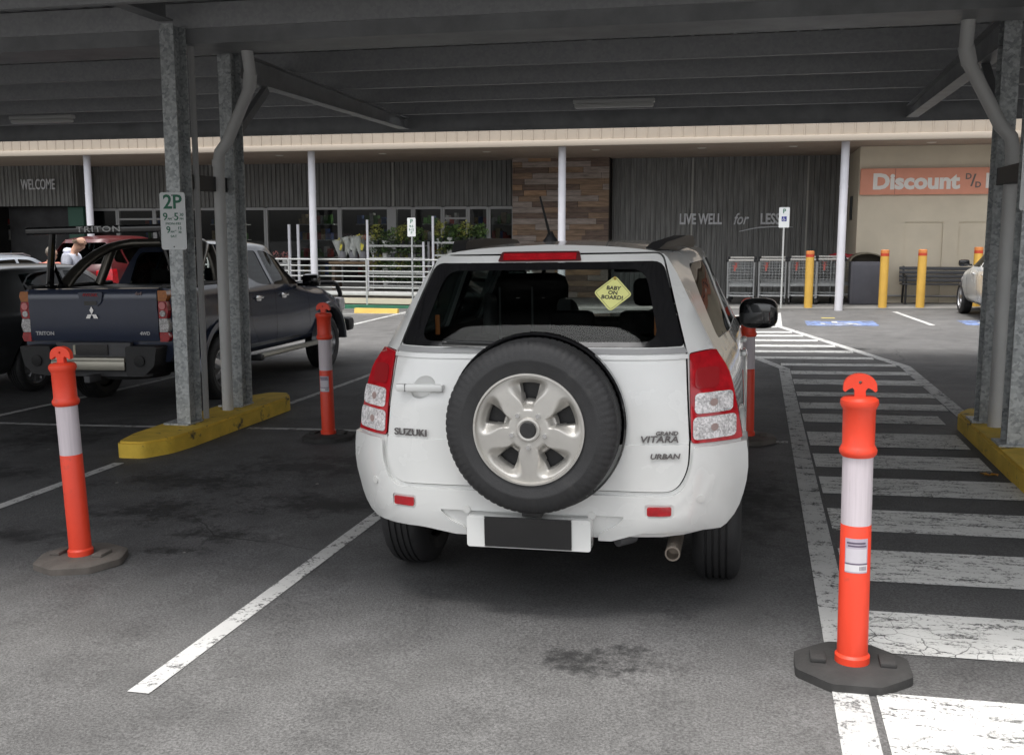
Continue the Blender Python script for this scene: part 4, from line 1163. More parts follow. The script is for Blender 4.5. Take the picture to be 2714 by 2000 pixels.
# ---------------------------------------------------------------- the dark pickup
def ute():
    ox, oy = -6.64, 9.42
    zc = ground_at(ox, oy + 1.6)
    t = thing('pickup_truck', 'dark blue-grey double-cab pickup with a black ladder rack, parked tail first beside the steel columns', 'pickup',
              (ox, oy, zc), (R(-.25), -R(1.2), 0))
    P_ = M['slate_paint']
    ax, fx, wr = 1.08, 4.05, .375
    # cargo tub: U section with a rounded shoulder
    o_ = [(.82, .56), (.865, .64), (.885, .90), (.88, 1.14), (.86, 1.26), (.835, 1.315), (.785, 1.325), (.765, 1.30), (.75, 1.25), (.745, .82)]
    U = o_ + mirror(o_)
    tub = MB().prism(U, .05, 1.56).mesh()
    tub = boolean(tub, [MB().tube([(s * .55, ax, wr), (s * 1.2, ax, wr)], .455, 48).mesh() for s in (1, -1)])
    tb = obj('cargo_tub', tub, P_, t)
    b = MB(); b.box((0, .8, .82), (1.47, 1.5, .05)); b.box((0, 1.54, 1.06), (1.5, .04, .50)); b.build('tub_liner', M['black_plastic'], tb)
    for s in (1, -1):
        b = MB(); b.tube([(s * .80, .06, 1.33), (s * .80, 1.5, 1.33)], .03, 8); b.build('rail_cap', M['black_plastic'], tb)
    b = MB(); b.box((0, .83, 1.30), (1.5, 1.3, .025), bev=.01); b.build('soft_cover', M['black_plastic'], tb)
    # tail gate: swage line, handle, emblem, badges
    prof = [(.045, .56), (-.015, .57), (-.028, .66), (-.022, .80), (-.0325, .915), (-.0275, .960), (-.030, .985), (-.024, 1.06), (-.005, 1.105), (.045, 1.11)]
    b = MB(); b.prism([(y, z) for y, z in prof], -.755, .755, 'yz'); g = b.build('tailgate', P_, t)
    for v in g.data.vertices: v.co.z += .215
    b = MB(); b.prism(rpoly([(-.145, 1.075), (.145, 1.075), (.125, .975), (.075, .93), (-.075, .93), (-.125, .975)], .02), -.045, -.02); h = b.build('gate_handle', M['slate_paint'], g)
    b = MB(); b.prism(rr(-.075, .94, .075, .985, .012), -.050, -.03); b.build('handle_slot', M['gloss_black'], h)
    text('lettering', '4WORK', .045, (0, -.047, 1.045), FACE_BACK, mat('sticker_red', (.35, .01, .02), .5), h, .001, .0012, sx=1.1)
    b = MB()
    for k in range(3):
        a = R(90 + 120 * k); u = Vector((math.cos(a), math.sin(a))); w = Vector((-u.y, u.x)); c = Vector((0, .845))
        b.prism([tuple(c), tuple(c + u * .042 + w * .024), tuple(c + u * .084), tuple(c + u * .042 - w * .024)], -.040, -.02)
    b.build('emblem', M['chrome'], g)
    bw = mat('badge_silver', (.5, .5, .52), .3, metal=.8)
    text('badge', 'TRITON', .055, (-.58, -.030, .645), FACE_BACK, bw, g, .003, .001, sx=1.1)
    text('badge', '4WD', .05, (.60, -.030, .645), FACE_BACK, bw, g, .003, .001, sx=1.0)
    text('badge', '4x4', .05, (.55, -.034, 1.055), FACE_BACK, mat('badge_dim', (.25, .18, .18), .4), g, .002, .001, shear=.2)
    h.location.z += .215
    for q in g.children:
        if q is not h: q.location.z += .215
    # tail lights of stacked lenses
    for s in (1, -1):
        def seg(z0, z1):
            return MB().prism(rpoly([(s * .762, z0 + .215), (s * .852, z0 + .215), (s * .872, (z0 + z1) / 2 + .215), (s * .855, z1 + .215), (s * .762, z1 + .215)], .008), -.018, .16).mesh()
        L_ = obj('tail_light', seg(.80, .975), M['red_lens'], t)
        obj('amber_lens', seg(.978, 1.085), M['amber_lens'], L_)
        obj('clear_lens', seg(.66, .797), M['clear_lens'], L_)
        obj('lower_lens', seg(.56, .657), M['red_lens'], L_)
        b = MB(); b.tube([(s * .81, -.026, 1.065), (s * .81, -.01, 1.065)], .032, 20); b.build('round_lens', M['clear_lens'], L_)
        b = MB(); b.tube([(s * .81, -.028, 1.145), (s * .81, -.01, 1.145)], .038, 20); b.build('round_lens', mat('lens_pink', (.75, .25, .25), .2), L_)
    # step bumper, plate, hitch
    b = MB(); b.box((0, -.08, .60), (.86, .18, .045), bev=.008); b.box((0, -.165, .54), (.86, .02, .09), bev=.006); bp = b.build('step_bumper', mat('step_alloy', (.42, .40, .34), .4, metal=.6, var=.12, vs=6), t)
    for s in (1, -1):
        b = MB(); b.prism(rpoly([(s * .44, .43), (s * .66, .45), (s * .76, .54), (s * .80, .74), (s * .44, .74)], .03), -.16, .05); q = b.build('bumper_end', M['black_plastic'], bp)
        b = MB(); b.tube([(s * .60, -.175, .59), (s * .60, -.15, .59)], .06, 20); b.build('tow_light', M['gloss_black'], q)
    b = MB(); b.prism(rr(-.46, .62, .42, .765, .01), -.03, .02); b.build('plate_panel', M['grey_plastic'], bp)
    b = MB(); b.prism(rr(-.22, .635, .16, .745, .01), -.045, -.028); b.build('number_plate', M['gloss_black'], bp)
    b = MB(); b.box((-.235, -.04, .69), (.025, .01, .10)); b.build('plate_edge', mat('plate_cream', (.5, .47, .36), .5), bp)
    b = MB(); b.box((0, -.10, .40), (.07, .2, .07), bev=.008); b.box((0, .1, .43), (1.1, .08, .06)); b.build('tow_hitch', M['grey_plastic'], t)
    b = MB(); b.lathe([(.0, -.11), (.22, -.11), (.34, -.10), (.365, -.04), (.365, .04), (.34, .10), (.22, .11), (.0, .11)], 40, Matrix.Translation((.0, .72, .42))); b.build('spare_wheel', M['tyre_rubber'], t)
    b = MB(); b.box((0, 2.6, .46), (.9, 4.6, .14)); b.tube([(-.6, ax, wr), (.6, ax, wr)], .06, 10); b.build('chassis', M['black_plastic'], t)
    # cab and bonnet
    def prof_(roof, half, belt=(.89, .885, .86), w=.895, zb=.46):
        a, b_, c = belt
        return [(0, zb), (.5, zb), (w - .10, zb + .01), (w - .02, zb + .10), (w, .78), (a, 1.02), (b_, 1.16), (c, 1.245), ((c + half) / 2 + .02, 1.46), (half + .05, 1.66), (half, 1.735), (half * .55, roof - .015), (0, roof)]
    hood = [(0, .46), (.5, .46), (.77, .47), (.86, .58), (.885, .78), (.885, .96), (.875, 1.06), (.83, 1.12), (.74, 1.16), (.62, 1.19), (.45, 1.205), (.22, 1.215), (0, 1.22)]
    low = [(0, .40), (.45, .40), (.70, .41), (.80, .50), (.83, .68), (.82, .82), (.79, .92), (.73, .98), (.66, 1.01), (.55, 1.03), (.42, 1.04), (.2, 1.05), (0, 1.055)]
    def mx(a, b_, q): return [(x0 + (x1 - x0) * q, z0 + (z1 - z0) * q) for (x0, z0), (x1, z1) in zip(a, b_)]
    full = prof_(1.81, .60)
    st = [(1.60, prof_(1.785, .57)), (1.9, full), (2.5, prof_(1.815, .60)), (2.75, prof_(1.795, .58)), (3.15, mx(prof_(1.755, .56), hood, .45)), (3.62, hood), (4.2, mx(hood, low, .2)), (4.75, mx(hood, low, .7)), (4.95, low)]
    def Rf(x, z): return np.interp(z, [.4, 1.15, 1.6, 1.78], [0, 0, .10, .22]) + .04 * (np.abs(x) / .8) ** 4
    def Ff(x, z):
        k = np.clip(np.abs(x) / .82 - .4, 0, .6) / .6
        return .40 * k ** 2.2 + np.interp(z, [.4, .6, .9, 1.06], [.08, .0, .02, .20])
    B = Loft(st, Rf, Ff, wR=.5, wF=1.0, K=34, Ly=56, nc=10)
    rwin = rpoly([(-.66, 1.30), (.66, 1.30), (.55, 1.68), (-.55, 1.68)], .06)
    w1 = rpoly([(1.86, 1.36), (2.05, 1.27), (2.36, 1.25), (2.36, 1.67), (2.0, 1.68), (1.80, 1.63)], [.05, .12, .03, .03, .06, .06])
    w2 = rpoly([(2.43, 1.25), (3.28, 1.22), (2.86, 1.58), (2.62, 1.665), (2.43, 1.67)], [.03, .03, .08, .08, .03])
    wind = rpoly([(-.70, 1.26), (.70, 1.26), (.54, 1.73), (-.54, 1.73)], .06)
    side = lambda p, s: prism_mesh(p, s * .35, s * 1.2, 'yz')
    cuts = [prism_mesh(rwin, 1.3, 2.0)] + [side(p, s) for p in (w1, w2) for s in (1, -1)] + [prism_mesh(wind, 2.62, 3.9)]
    arch = [MB().tube([(s * .5, fx, wr + .02), (s * 1.2, fx, wr + .02)], .47, 48).mesh() for s in (1, -1)]
    obj('cab', boolean(B.shell(0, -.03), cuts + arch), P_, t)
    obj('interior_trim', boolean(B.shell(-.032, -.05), cuts), M['interior'], t)
    obj('rear_window', boolean(B.shell(-.006, -.01), [prism_mesh(grow(rwin, .004), 1.3, 2.0)], 'INTERSECT'), M['clear_glass'], t)
    obj('windscreen', boolean(B.shell(-.006, -.01), [prism_mesh(grow(wind, .004), 2.62, 3.9)], 'INTERSECT'), M['clear_glass'], t)
    for s in (1, -1):
        for p in (w1, w2): obj('door_window', boolean(B.shell(-.006, -.01), [side(grow(p, .004), s)], 'INTERSECT'), M['window_glass'] if False else M['dark_glass'], t)
        # door seams, handles, step, flares, mirrors
        for line in ([(1.72, 1.22), (1.75, .80), (1.95, .55)], [(2.395, 1.23), (2.40, .55)], [(3.36, 1.18), (3.42, .55)], [(1.95, .55), (3.42, .55)]):
            L_ = []
            for (y0, z0), (y1, z1) in zip(line[:-1], line[1:]):
                dx, dz = (z1 - z0), -(y1 - y0); n_ = math.hypot(dx, dz); dx, dz = dx / n_ * .004, dz / n_ * .004
                obj('door_seam', boolean(B.shell(.0015, -.01), [side([(y0 + dx, z0 + dz), (y1 + dx, z1 + dz), (y1 - dx, z1 - dz), (y0 - dx, z0 - dz)], s)], 'INTERSECT'), M['gloss_black'], t)
        for y in (1.93, 2.62):
            b = MB(); b.box((s * .905, y, 1.115), (.035, .19, .032), bev=.012); b.box((s * .893, y, 1.105), (.02, .12, .07), bev=.009); b.build('door_handle', M['chrome'], t)
        b = MB(); b.box((s * .97, 2.55, .43), (.14, 1.75, .04), bev=.012); b.box((s * .99, 2.55, .455), (.07, 1.7, .02), bev=.006)
        q = b.build('side_step', mat('side_step_alloy', (.42, .41, .36), .35, metal=.7), t)
        b = MB(); b.box((s * .97, 1.66, .42), (.16, .1, .07), bev=.02); b.box((s * .97, 3.45, .42), (.16, .1, .07), bev=.02); b.build('step_end', M['black_plastic'], q)
        for y, mm in ((ax, P_), (fx, mat('flare_grey', (.10, .105, .12), .35, metal=.3, coat=.6))):
            fl = MB(); fl.lathe([(.465, -.06), (.475, .03), (.50, .048), (.545, .035), (.565, -.02)], 40, Matrix.Translation((s * .875, y, wr + .01)) @ Matrix.Rotation(s * R(90), 4, 'Y'))
            me = fl.mesh(); bm = bmesh.new(); bm.from_mesh(me); bmesh.ops.delete(bm, geom=[v for v in bm.verts if v.co.z < .36], context='VERTS'); bm.to_mesh(me); bm.free()
            obj('wheel_flare', me, mm, t)
        b = MB(); b.box((s * .80, ax - .52, .30), (.20, .015, .34), bev=.005); b.build('mud_flap', M['black_plastic'], t)
        b = MB(); b.box((0, 0, 0), (.24, .12, .17), bev=.05); q = b.build('door_mirror', M['gloss_black'], t); q.location = (s * 1.06, 3.10, 1.27)
        b = MB(); b.box((s * -.15, .03, -.05), (.12, .06, .05), bev=.02); b.build('mirror_arm', M['gloss_black'], q)
        b = MB(); b.box((s * .68, 4.72, .86), (.28, .22, .2), bev=.05); b.build('headlight', M['clear_lens'], t)
        for y in (ax, fx): wheel(t, (s * .76, y, wr), s, wr, .235, .225, spokes(6, .26, .18, .30, .86), M['alloy'], steer=0)
    # nudge bar in front
    b = MB()
    for x in (-.62, .62): b.tube([(x, 4.85, .55), (x, 5.06, .60), (x, 5.10, 1.0), (x * .97, 5.02, 1.14), (x * .9, 4.98, 1.16)], .035, 10)
    b.tube([(-.58, 4.98, 1.16), (.58, 4.98, 1.16)], .035, 10); b.box((0, 4.98, .55), (1.7, .22, .2), bev=.06); b.build('bull_bar', M['black_plastic'], t)
    # sail hoop behind the cab: two legs each side and a top bar
    sb = mat('hoop_metal', (.17, .16, .14), .3, metal=.8)
    b = MB()
    for s in (1, -1):
        b.tube([(s * .79, .62, 1.32), (s * .775, .74, 1.43), (s * .73, .90, 1.56), (s * .68, 1.06, 1.66), (s * .62, 1.22, 1.735), (s * .52, 1.34, 1.775), (s * .40, 1.38, 1.79)], [.07, .066, .060, .056, .054, .052, .052], 12)
        b.tube([(s * .77, 1.22, 1.32), (s * .72, 1.27, 1.48), (s * .65, 1.30, 1.67), (s * .62, 1.31, 1.73)], .055, 12)
    b.tube([(-.42, 1.38, 1.79), (.42, 1.38, 1.79)], .052, 12)
    b.build('sports_bar', sb, t)
    # ladder rack at the tail
    b = MB()
    for s in (1, -1):
        b.tube([(s * .78, .36, 1.31), (s * .645, .30, 1.90)], [.042, .036], 10)
        b.tube([(s * .80, .60, 1.33), (s * .71, .34, 1.62)], .018, 8)
        b.box((s * .80, .38, 1.34), (.10, .20, .03), bev=.006)
    b.box((0, .30, 1.935), (1.92, .07, .085), bev=.014)
    lr = b.build('ladder_rack', M['gloss_black'], t)
    text('lettering', 'TRITON', .085, (-.06, .262, 1.935), FACE_BACK, mat('rack_letters', (.5, .5, .5), .4, metal=.4), lr, .003, .0005, sx=1.6, spacing=1.1)
    # seats inside
    for x in (-.36, .36):
        for y in (1.95, 2.65):
            b = MB(); b.box((x, y, .98), (.46, .14, .6), rx=R(-12), bev=.05); b.box((x, y - .09, 1.40), (.25, .09, .16), bev=.04); b.build('seat', M['interior'], t)
    b = MB(); b.box((0, 3.3, 1.05), (1.4, .4, .18), bev=.06); b.build('dashboard', M['interior'], t)
    b = MB(); b.tube([(-.13, 1.735, 1.50), (-.13, 1.742, 1.50)], .055, 20); b.build('window_sticker', mat('sticker_pale', (.5, .38, .38), .6), t)
    return t
ute()

# ---------------------------------------------------------------- ordinary cars seen in part
def hatch(label, loc, rz, paint, L=4.25, W=1.76, H=1.48, roof_rail=False, style='hatch', rim_k=5, glassm=None, tilt=True, kerb=0, names=('parked_car', 'car'), wrap=.42, quarter=True):
    t = thing(names[0], label, names[1], loc, (0, -math.atan(SL) if tilt else 0, rz))
    hw = W / 2; k = H / 1.48; ly = L / 4.25
    gm_ = glassm or M['dark_glass']
    def pf(roof, half, w=1.0):
        q = hw / .88 * w
        return [(0, .24), (.5 * q, .24), (.74 * q, .26), (.84 * q, .36), (.88 * q, .58), (.875 * q, .78 * k), (.855 * q, .90 * k), (.82 * q, .97 * k), ((.80 + half) / 2 * q, 1.18 * k), ((half + .05) * q, 1.35 * k), (half * q, 1.42 * k), (half * .55 * q, roof - .01), (0, roof)]
    hood = [(x * hw / .88, z * k) for x, z in [(0, .24), (.5, .24), (.74, .26), (.83, .36), (.87, .56), (.865, .72), (.84, .82), (.77, .88), (.67, .915), (.56, .935), (.43, .95), (.2, .96), (0, .965)]]
    low = [(x * hw / .88, z * k) for x, z in [(0, .24), (.45, .24), (.65, .26), (.74, .34), (.78, .48), (.77, .60), (.74, .67), (.68, .715), (.60, .74), (.5, .76), (.38, .77), (.2, .775), (0, .78)]]
    def mx(a, b_, q): return [(x0 + (x1 - x0) * q, z0 + (z1 - z0) * q) for (x0, z0), (x1, z1) in zip(a, b_)]
    st = [(0, pf(1.42 * k, .52, .95)), (.5, pf(1.46 * k, .54, .99)), (1.3, pf(H, .56)), (2.0, pf(H - .01, .55)), (2.45, mx(pf(1.42 * k, .54), hood, .30)), (3.05, hood), (3.6, mx(hood, low, .3)), (4.1, low), (4.25, low)]
    st = [(y * ly, p) for y, p in st]
    hz = [.3, .6, .95, 1.2, 1.4]; hwz = [.80, .86, .80, .68, .55]
    def Rf(x, z):
        w = np.interp(z / k, hz, hwz) * hw / .88
        q = np.clip(np.abs(x) / w - .45, 0, .55) / .55
        return np.interp(z / k, [.24, .45, .62, .90, 1.0, 1.38, 1.48], [.10, .0, .02, .08, .14, .46, .62]) + .20 * q ** 2.4
    def Ff(x, z):
        q = np.clip(np.abs(x) / (.8 * hw / .88) - .3, 0, .7) / .7
        return .5 * q ** 2.2 + np.interp(z, [.24, .45, .6, .78], [.12, .0, .05, .3])
    B = Loft(st, Rf, Ff, wR=1.1, wF=1.1, K=30, Ly=46, nc=10)
    rw = rpoly([(-.66 * hw / .88, 1.0 * k), (.66 * hw / .88, 1.0 * k), (.53 * hw / .88, 1.36 * k), (-.53 * hw / .88, 1.36 * k)], .05)
    sc = lambda P: [(y * ly, z * k) for y, z in P]
    w0 = rpoly(sc([(.50, 1.03), (.86, .985), (.86, 1.355), (.62, 1.33)]), .05)
    w1 = rpoly(sc([(.91, .985), (1.62, .965), (1.62, 1.385), (.91, 1.365)]), .03)
    w2 = rpoly(sc([(1.68, .965), (2.66, .95), (2.20, 1.27), (1.98, 1.365), (1.68, 1.385)]), [.03, .03, .08, .08, .03])
    wi = rpoly([(-.68 * hw / .88, .96 * k), (.68 * hw / .88, .96 * k), (.52 * hw / .88, 1.41 * k), (-.52 * hw / .88, 1.41 * k)], .05)
    side = lambda p, s: prism_mesh(p, s * .35, s * 1.2, 'yz')
    wins = (w0, w1, w2) if quarter else (w1, w2)
    cuts = [prism_mesh(rw, -.3, .75 * ly)] + [side(p, s) for p in wins for s in (1, -1)] + [prism_mesh(wi, 2.05 * ly, 3.4 * ly)]
    ax, fx, wr = .78 * ly, 3.40 * ly, .315
    arch = [MB().tube([(s * .45, y, wr), (s * 1.2, y, wr)], .375, 40).mesh() for s in (1, -1) for y in (ax, fx)]
    obj('body', boolean(B.shell(0, -.03), cuts + arch), paint, t)
    obj('interior_trim', boolean(B.shell(-.032, -.045), cuts), M['interior'], t)
    obj('rear_window', boolean(B.shell(-.006, -.01), [prism_mesh(grow(rw, .004), -.3, .75 * ly)], 'INTERSECT'), gm_, t)
    obj('windscreen', boolean(B.shell(-.006, -.01), [prism_mesh(grow(wi, .004), 2.05 * ly, 3.4 * ly)], 'INTERSECT'), M['window_glass'], t)
    for s in (1, -1):
        for p in wins: obj('side_window', boolean(B.shell(-.006, -.01), [side(grow(p, .004), s)], 'INTERSECT'), gm_, t)
        tl = rpoly([(s * .56 * hw / .88, .90 * k), (s * .9, .92 * k), (s * .9, .68 * k), (s * .60 * hw / .88, .70 * k)], .03)
        obj('tail_light', boolean(B.shell(.006, -.02), [prism_mesh(tl, -.3, wrap)], 'INTERSECT'), M['red_lens'], t)
        b = MB(); b.box((0, 0, 0), (.20, .10, .13), bev=.04); q = b.build('door_mirror', M['gloss_black'] if paint is not M['silver_paint'] else paint, t); q.location = (s * (hw + .09), 2.42 * ly, 1.02 * k)
        b = MB(); b.box((s * -.10, .02, -.04), (.10, .05, .04), bev=.015); b.build('mirror_arm', M['gloss_black'], q)
        for y in (ax, fx): wheel(t, (s * (hw - .12), y, wr), s, wr, .21, .215, spokes(rim_k, .22, .14, .28, .86), M['alloy'], n=72, rn=140)
        for y in (1.18 * ly, 2.05 * ly):
            b = MB(); b.box((s * (hw - .005), y, .84 * k), (.03, .17, .028), bev=.01); b.build('door_handle', paint, t)
        for y in (.93 * ly, 1.65 * ly, 2.66 * ly):
            obj('door_seam', boolean(B.shell(.0015, -.01), [side([(y - .004, .30), (y + .004, .30), (y + .004, .955 * k), (y - .004, .955 * k)], s)], 'INTERSECT'), M['gloss_black'], t)
        b = MB(); b.box((s * .58 * hw / .88, 3.92 * ly, .64 * k), (.3, .25, .14), bev=.05); b.build('headlight', M['clear_lens'], t)
        if roof_rail:
            b = MB(); b.tube([(s * .50, .7 * ly, H - .055), (s * .52, .85 * ly, H + .02), (s * .53, 1.9 * ly, H + .015), (s * .51, 2.1 * ly, H - .04)], .016, 8); b.build('roof_rail', M['black_plastic'] if False else M['alloy'], t)
    b = MB(); b.box((0, 2.0 * ly, .34), (1.2, 3.4 * ly, .14)); b.build('underbody', M['black_plastic'], t)
    b = MB(); b.prism(rr(-.19, .62, .19, .73, .01), .005, .06); b.build('number_plate', mat('plate_pale', (.5, .5, .45), .5), t)
    for x in (-.34, .34):
        for y in (1.15, 1.95):
            b = MB(); b.box((x, y * ly, .82 * k), (.46, .14, .55), rx=R(-14), bev=.05); b.box((x, (y - .10) * ly, 1.19 * k), (.24, .09, .15), bev=.04); b.build('seat', M['interior'], t)
    return t

hatch('matt dark grey car at the left edge, partly behind the leaning orange bollard', (-9.12, 9.70, ground_at(-9.1, 11.5)), 0, M['dark_paint'], L=4.5, W=1.80, H=1.50, rim_k=10, wrap=.2, quarter=False)
hatch('silver blue car with roof rails beyond the dark car at far left', (-15.4, 16.6, ground_at(-15.2, 18)), R(-4), M['silver_paint'], L=4.6, W=1.78, H=1.50, roof_rail=True)
hatch('dark red car behind the man in the white hooded top', (-13.95, 19.0, ground_at(-14, 21)), 0, M['red_paint'], L=4.4, W=1.80, H=1.87)
hatch('white hatchback at the right edge, parked nose-in behind the steel columns', (4.92, 18.95, ground_at(5.1, 20.5)), 0, M['white_paint'], L=4.05, W=1.72, H=1.50)
# ---------------------------------------------------------------- traffic bollards
orange = mat('orange_plastic', (.74, .055, .022), .45, var=.06, vs=4, rvar=.1, spots=((.24, .06, .04), 6, .575, .2))
refl = mat('reflective_sleeve', (.58, .52, .55), .4, var=.12, vs=10, sv=(8, 8, .3), spots=((.33, .30, .30), 9, .62, .2))
base_m = mat('rubber_base', (.035, .034, .033), .85, var=.3, vs=8, bump=.3, bs=40)
base_dusty = mat('dusty_rubber', (.10, .088, .078), .9, var=.3, vs=8, bump=.3, bs=40, spots=((.15, .10, .07), 5, .6, .2))
def bollard(label, x, y, tilt=(0, 0), rz=0, dusty=False, sticker=True):
    t = thing('traffic_bollard', label, 'bollard', (x, y, gz(x, y)), (tilt[0], tilt[1], 0), 'temporary T-top bollards')
    b = MB(); k = .25 if dusty else .235
    P = rpoly([(k * math.cos(R(22.5 + 45 * i) + rz), .95 * k * math.sin(R(22.5 + 45 * i) + rz)) for i in range(8)], .02, 2)
    b.prism(P, 0, .035, 'xy')
    P2 = [(.88 * a, .88 * c) for a, c in P]
    n = len(P); b.add([(a, c, .035) for a, c in P] + [(a, c, .048) for a, c in P2], [(i, (i + 1) % n, n + (i + 1) % n, n + i) for i in range(n)] + [tuple(range(n, 2 * n))])
    b.box((.13, 0, .056), (.06, .10, .02), bev=.005); b.box((-.13, 0, .056), (.06, .10, .02), bev=.005)
    b.build('base', base_dusty if dusty else base_m, t)
    b = MB(); b.lathe([(.0, .04), (.066, .04), (.066, .075), (.058, .085), (.057, .60), (.055, .604), (.0, .604)], 36); b.build('post', orange, t)
    b = MB(); b.lathe([(.0, .602), (.0565, .602), (.0565, .868), (.0, .868)], 36); b.build('reflective_sleeve', refl, t)
    b = MB(); b.lathe([(.0, .866), (.06, .866), (.068, .876), (.070, .890), (.064, .902), (.0595, .912), (.060, 1.045), (.066, 1.055), (.071, 1.068), (.069, 1.082), (.058, 1.092), (.03, 1.094), (.0, 1.094)], 36); b.build('cap', orange, t)
    prof = [(-.020, 1.09), (.020, 1.09), (.020, 1.118), (.028, 1.128), (.042, 1.122), (.054, 1.112), (.061, 1.118), (.060, 1.135)] 
    arc = [(.060 * math.cos(a), 1.135 + .046 * math.sin(a)) for a in np.linspace(R(8), R(172), 14)]
    left = [(-a, c) for a, c in reversed(prof[2:])]
    P = prof + arc + left
    hd = MB().prism(P, -.014, .014, 'xz').mesh()
    hd = boolean(hd, [MB().tube([(0, -.1, 1.148), (0, .1, 1.148)], .0065, 12).mesh()])
    bm = bmesh.new(); bm.from_mesh(hd); bm.to_mesh(hd); bm.free()
    obj('handle', hd, orange, t)
    if sticker:
        def sheet(x0, x1, z0, z1, r_):
            b = MB(); w = (x1 - x0) / 2; n = 8; V = []; F = []
            for i in range(n + 1):
                a = ((x0 + (x1 - x0) * i / n)) / r_
                for z in (z0, z1): V.append((r_ * math.sin(a), -r_ * math.cos(a), z))
            return mesh(V, [(2 * i, 2 * i + 2, 2 * i + 3, 2 * i + 1) for i in range(n)])
        lb = obj('label_sticker', sheet(-.045, .045, .42, .555, .0582), mat('sticker_lilac', (.42, .37, .44), .4, var=.15, vs=20), t)
        obj('label_panel', sheet(-.040, .040, .46, .515, .0586), mat('sticker_grey', (.55, .52, .56), .4, var=.1), lb)
        obj('label_panel', sheet(-.045, .045, .425, .452, .0586), mat('sticker_white', (.62, .60, .62), .4), lb)
        ink = mat('sticker_ink', (.10, .08, .12), .5)
        for q, (a, c, z0, z1) in enumerate(((-.038, .034, .534, .541), (-.034, .038, .523, .529), (-.045, .045, .4535, .4575))): obj('ink_line', sheet(a, c, z0, z1, .0588), ink, lb)
        for q in range(6): obj('bar_code', sheet(.012 + q * .005, .0145 + q * .005, .431, .447, .0590), ink, lb)
    return t
bollard('orange bollard closest to the viewer, beside the zebra stripes', .43, 4.03, (0, R(-1.03)))
bollard('leaning orange bollard on a dusty flat base at the left edge of the picture', -3.50, 4.72, (R(.5), R(-2.0)), .35, True, False)
bollard('orange bollard standing between the pickup and the white car', -3.53, 8.16, (0, R(-1.0)), .2)
bollard('orange bollard half hidden beyond the right side of the white car', .0, 8.58, (0, R(-1.0)), .1, True, False)

# ---------------------------------------------------------------- parking signs
sign_white = mat('sign_plate', (.66, .68, .68), .45, var=.05, vs=6)
sign_green = mat('sign_green', (.01, .14, .075), .5)
sign_blue = mat('sign_blue', (.015, .02, .20), .5)
def plate(t, w, h, r_=.02, y=0):
    b = MB(); b.prism(rr(-w / 2, -h / 2, w / 2, h / 2, r_), y, y + .004); return b.build('plate', sign_white, t)
s = thing('parking_sign', 'two-hour parking sign with green figures on the left steel column', 'sign', (-4.785, 7.915, 1.80), (0, 0, R(6)))
plate(s, .225, .48)
text('lettering', '2P', .165, (0, -.002, .155), FACE_BACK, sign_green, s, .001, .003)
text('lettering', '9', .088, (-.068, -.002, .035), FACE_BACK, sign_green, s, .001, .001)
text('lettering', 'AM', .026, (-.030, -.002, .018), FACE_BACK, sign_green, s, .001)
text('lettering', '-', .05, (.000, -.002, .035), FACE_BACK, sign_green, s, .001)
text('lettering', '5', .088, (.030, -.002, .035), FACE_BACK, sign_green, s, .001, .001)
text('lettering', '30', .036, (.076, -.002, .053), FACE_BACK, sign_green, s, .001)
text('lettering', 'PM', .026, (.076, -.002, .018), FACE_BACK, sign_green, s, .001)
text('lettering', 'MON-FRI', .028, (0, -.002, -.022), FACE_BACK, sign_green, s, .001, sx=1.2)
text('lettering', '9', .080, (-.045, -.002, -.075), FACE_BACK, sign_green, s, .001, .001)
text('lettering', 'AM', .024, (-.010, -.002, -.09), FACE_BACK, sign_green, s, .001)
text('lettering', '-', .05, (.018, -.002, -.075), FACE_BACK, sign_green, s, .001)
text('lettering', '12', .036, (.055, -.002, -.060), FACE_BACK, sign_green, s, .001)
text('lettering', '30', .030, (.055, -.002, -.093), FACE_BACK, sign_green, s, .001)
text('lettering', 'SAT', .028, (0, -.002, -.128), FACE_BACK, sign_green, s, .001, sx=1.2)
for z in (.215, -.215):
    b = MB(); b.tube([(0, -.004, z), (0, .006, z)], .006, 8); b.build('bolt', M['grey_plastic'], s)
s = thing('parking_sign', 'white sign plate on the right-hand steel column, cut off by the picture edge', 'sign', (1.96, 7.925, 2.19), (0, 0, 0))
plate(s, .30, .66); text('lettering', 'P', .2, (0, -.002, .16), FACE_BACK, sign_green, s, .001, .003)
def disabled(t, z):
    b = MB(); b.prism(rr(-.052, -.052, .052, .052, .004), -.002, -.0005); q = b.build('symbol', sign_blue, t); q.location.z = z
    b = MB(); b.tube([(-.008, -.003, .032), (-.008, -.003, -.005), (.016, -.003, -.005), (.024, -.003, -.03)], .005, 6); b.tube([(-.008 + .022 * math.cos(a), -.003, -.014 + .022 * math.sin(a)) for a in np.linspace(R(120), R(350), 12)], .004, 6); b.tube([(-.008, -.002, .040), (-.008, -.004, .040)], .007, 10)
    w = b.build('wheelchair', sign_white, q)
def post_sign(label, x, y, z, w, h, blue=True, ph=None):
    t = thing('parking_sign', label, 'sign', (x, y, z))
    plate(t, w, h)
    text('lettering', 'P', .13, (0, -.002, h * .30), FACE_BACK, sign_green, t, .001, .002)
    if blue: disabled(t, -.03)
    else:
        for zz, bd in ((.02, '9-5'), (-.06, '9-12'), (-.13, 'P')): text('lettering', bd, .07, (0, -.002, zz), FACE_BACK, sign_green, t, .001, .001)
    g = gz(x, y) - z
    b = MB(); b.tube([(0, .025, g), (0, .025, h / 2 - .02)], .021, 12); b.build('post', M['galv'] if not blue else mat('post_pale', (.45, .46, .45), .5), t)
post_sign('blue and white disabled parking sign on a thin post before the trolleys', .63, 23.02, 2.0, .22, .43)
post_sign('second disabled parking sign seen between the right-hand columns', 4.50, 20.0, 2.06, .24, .45)
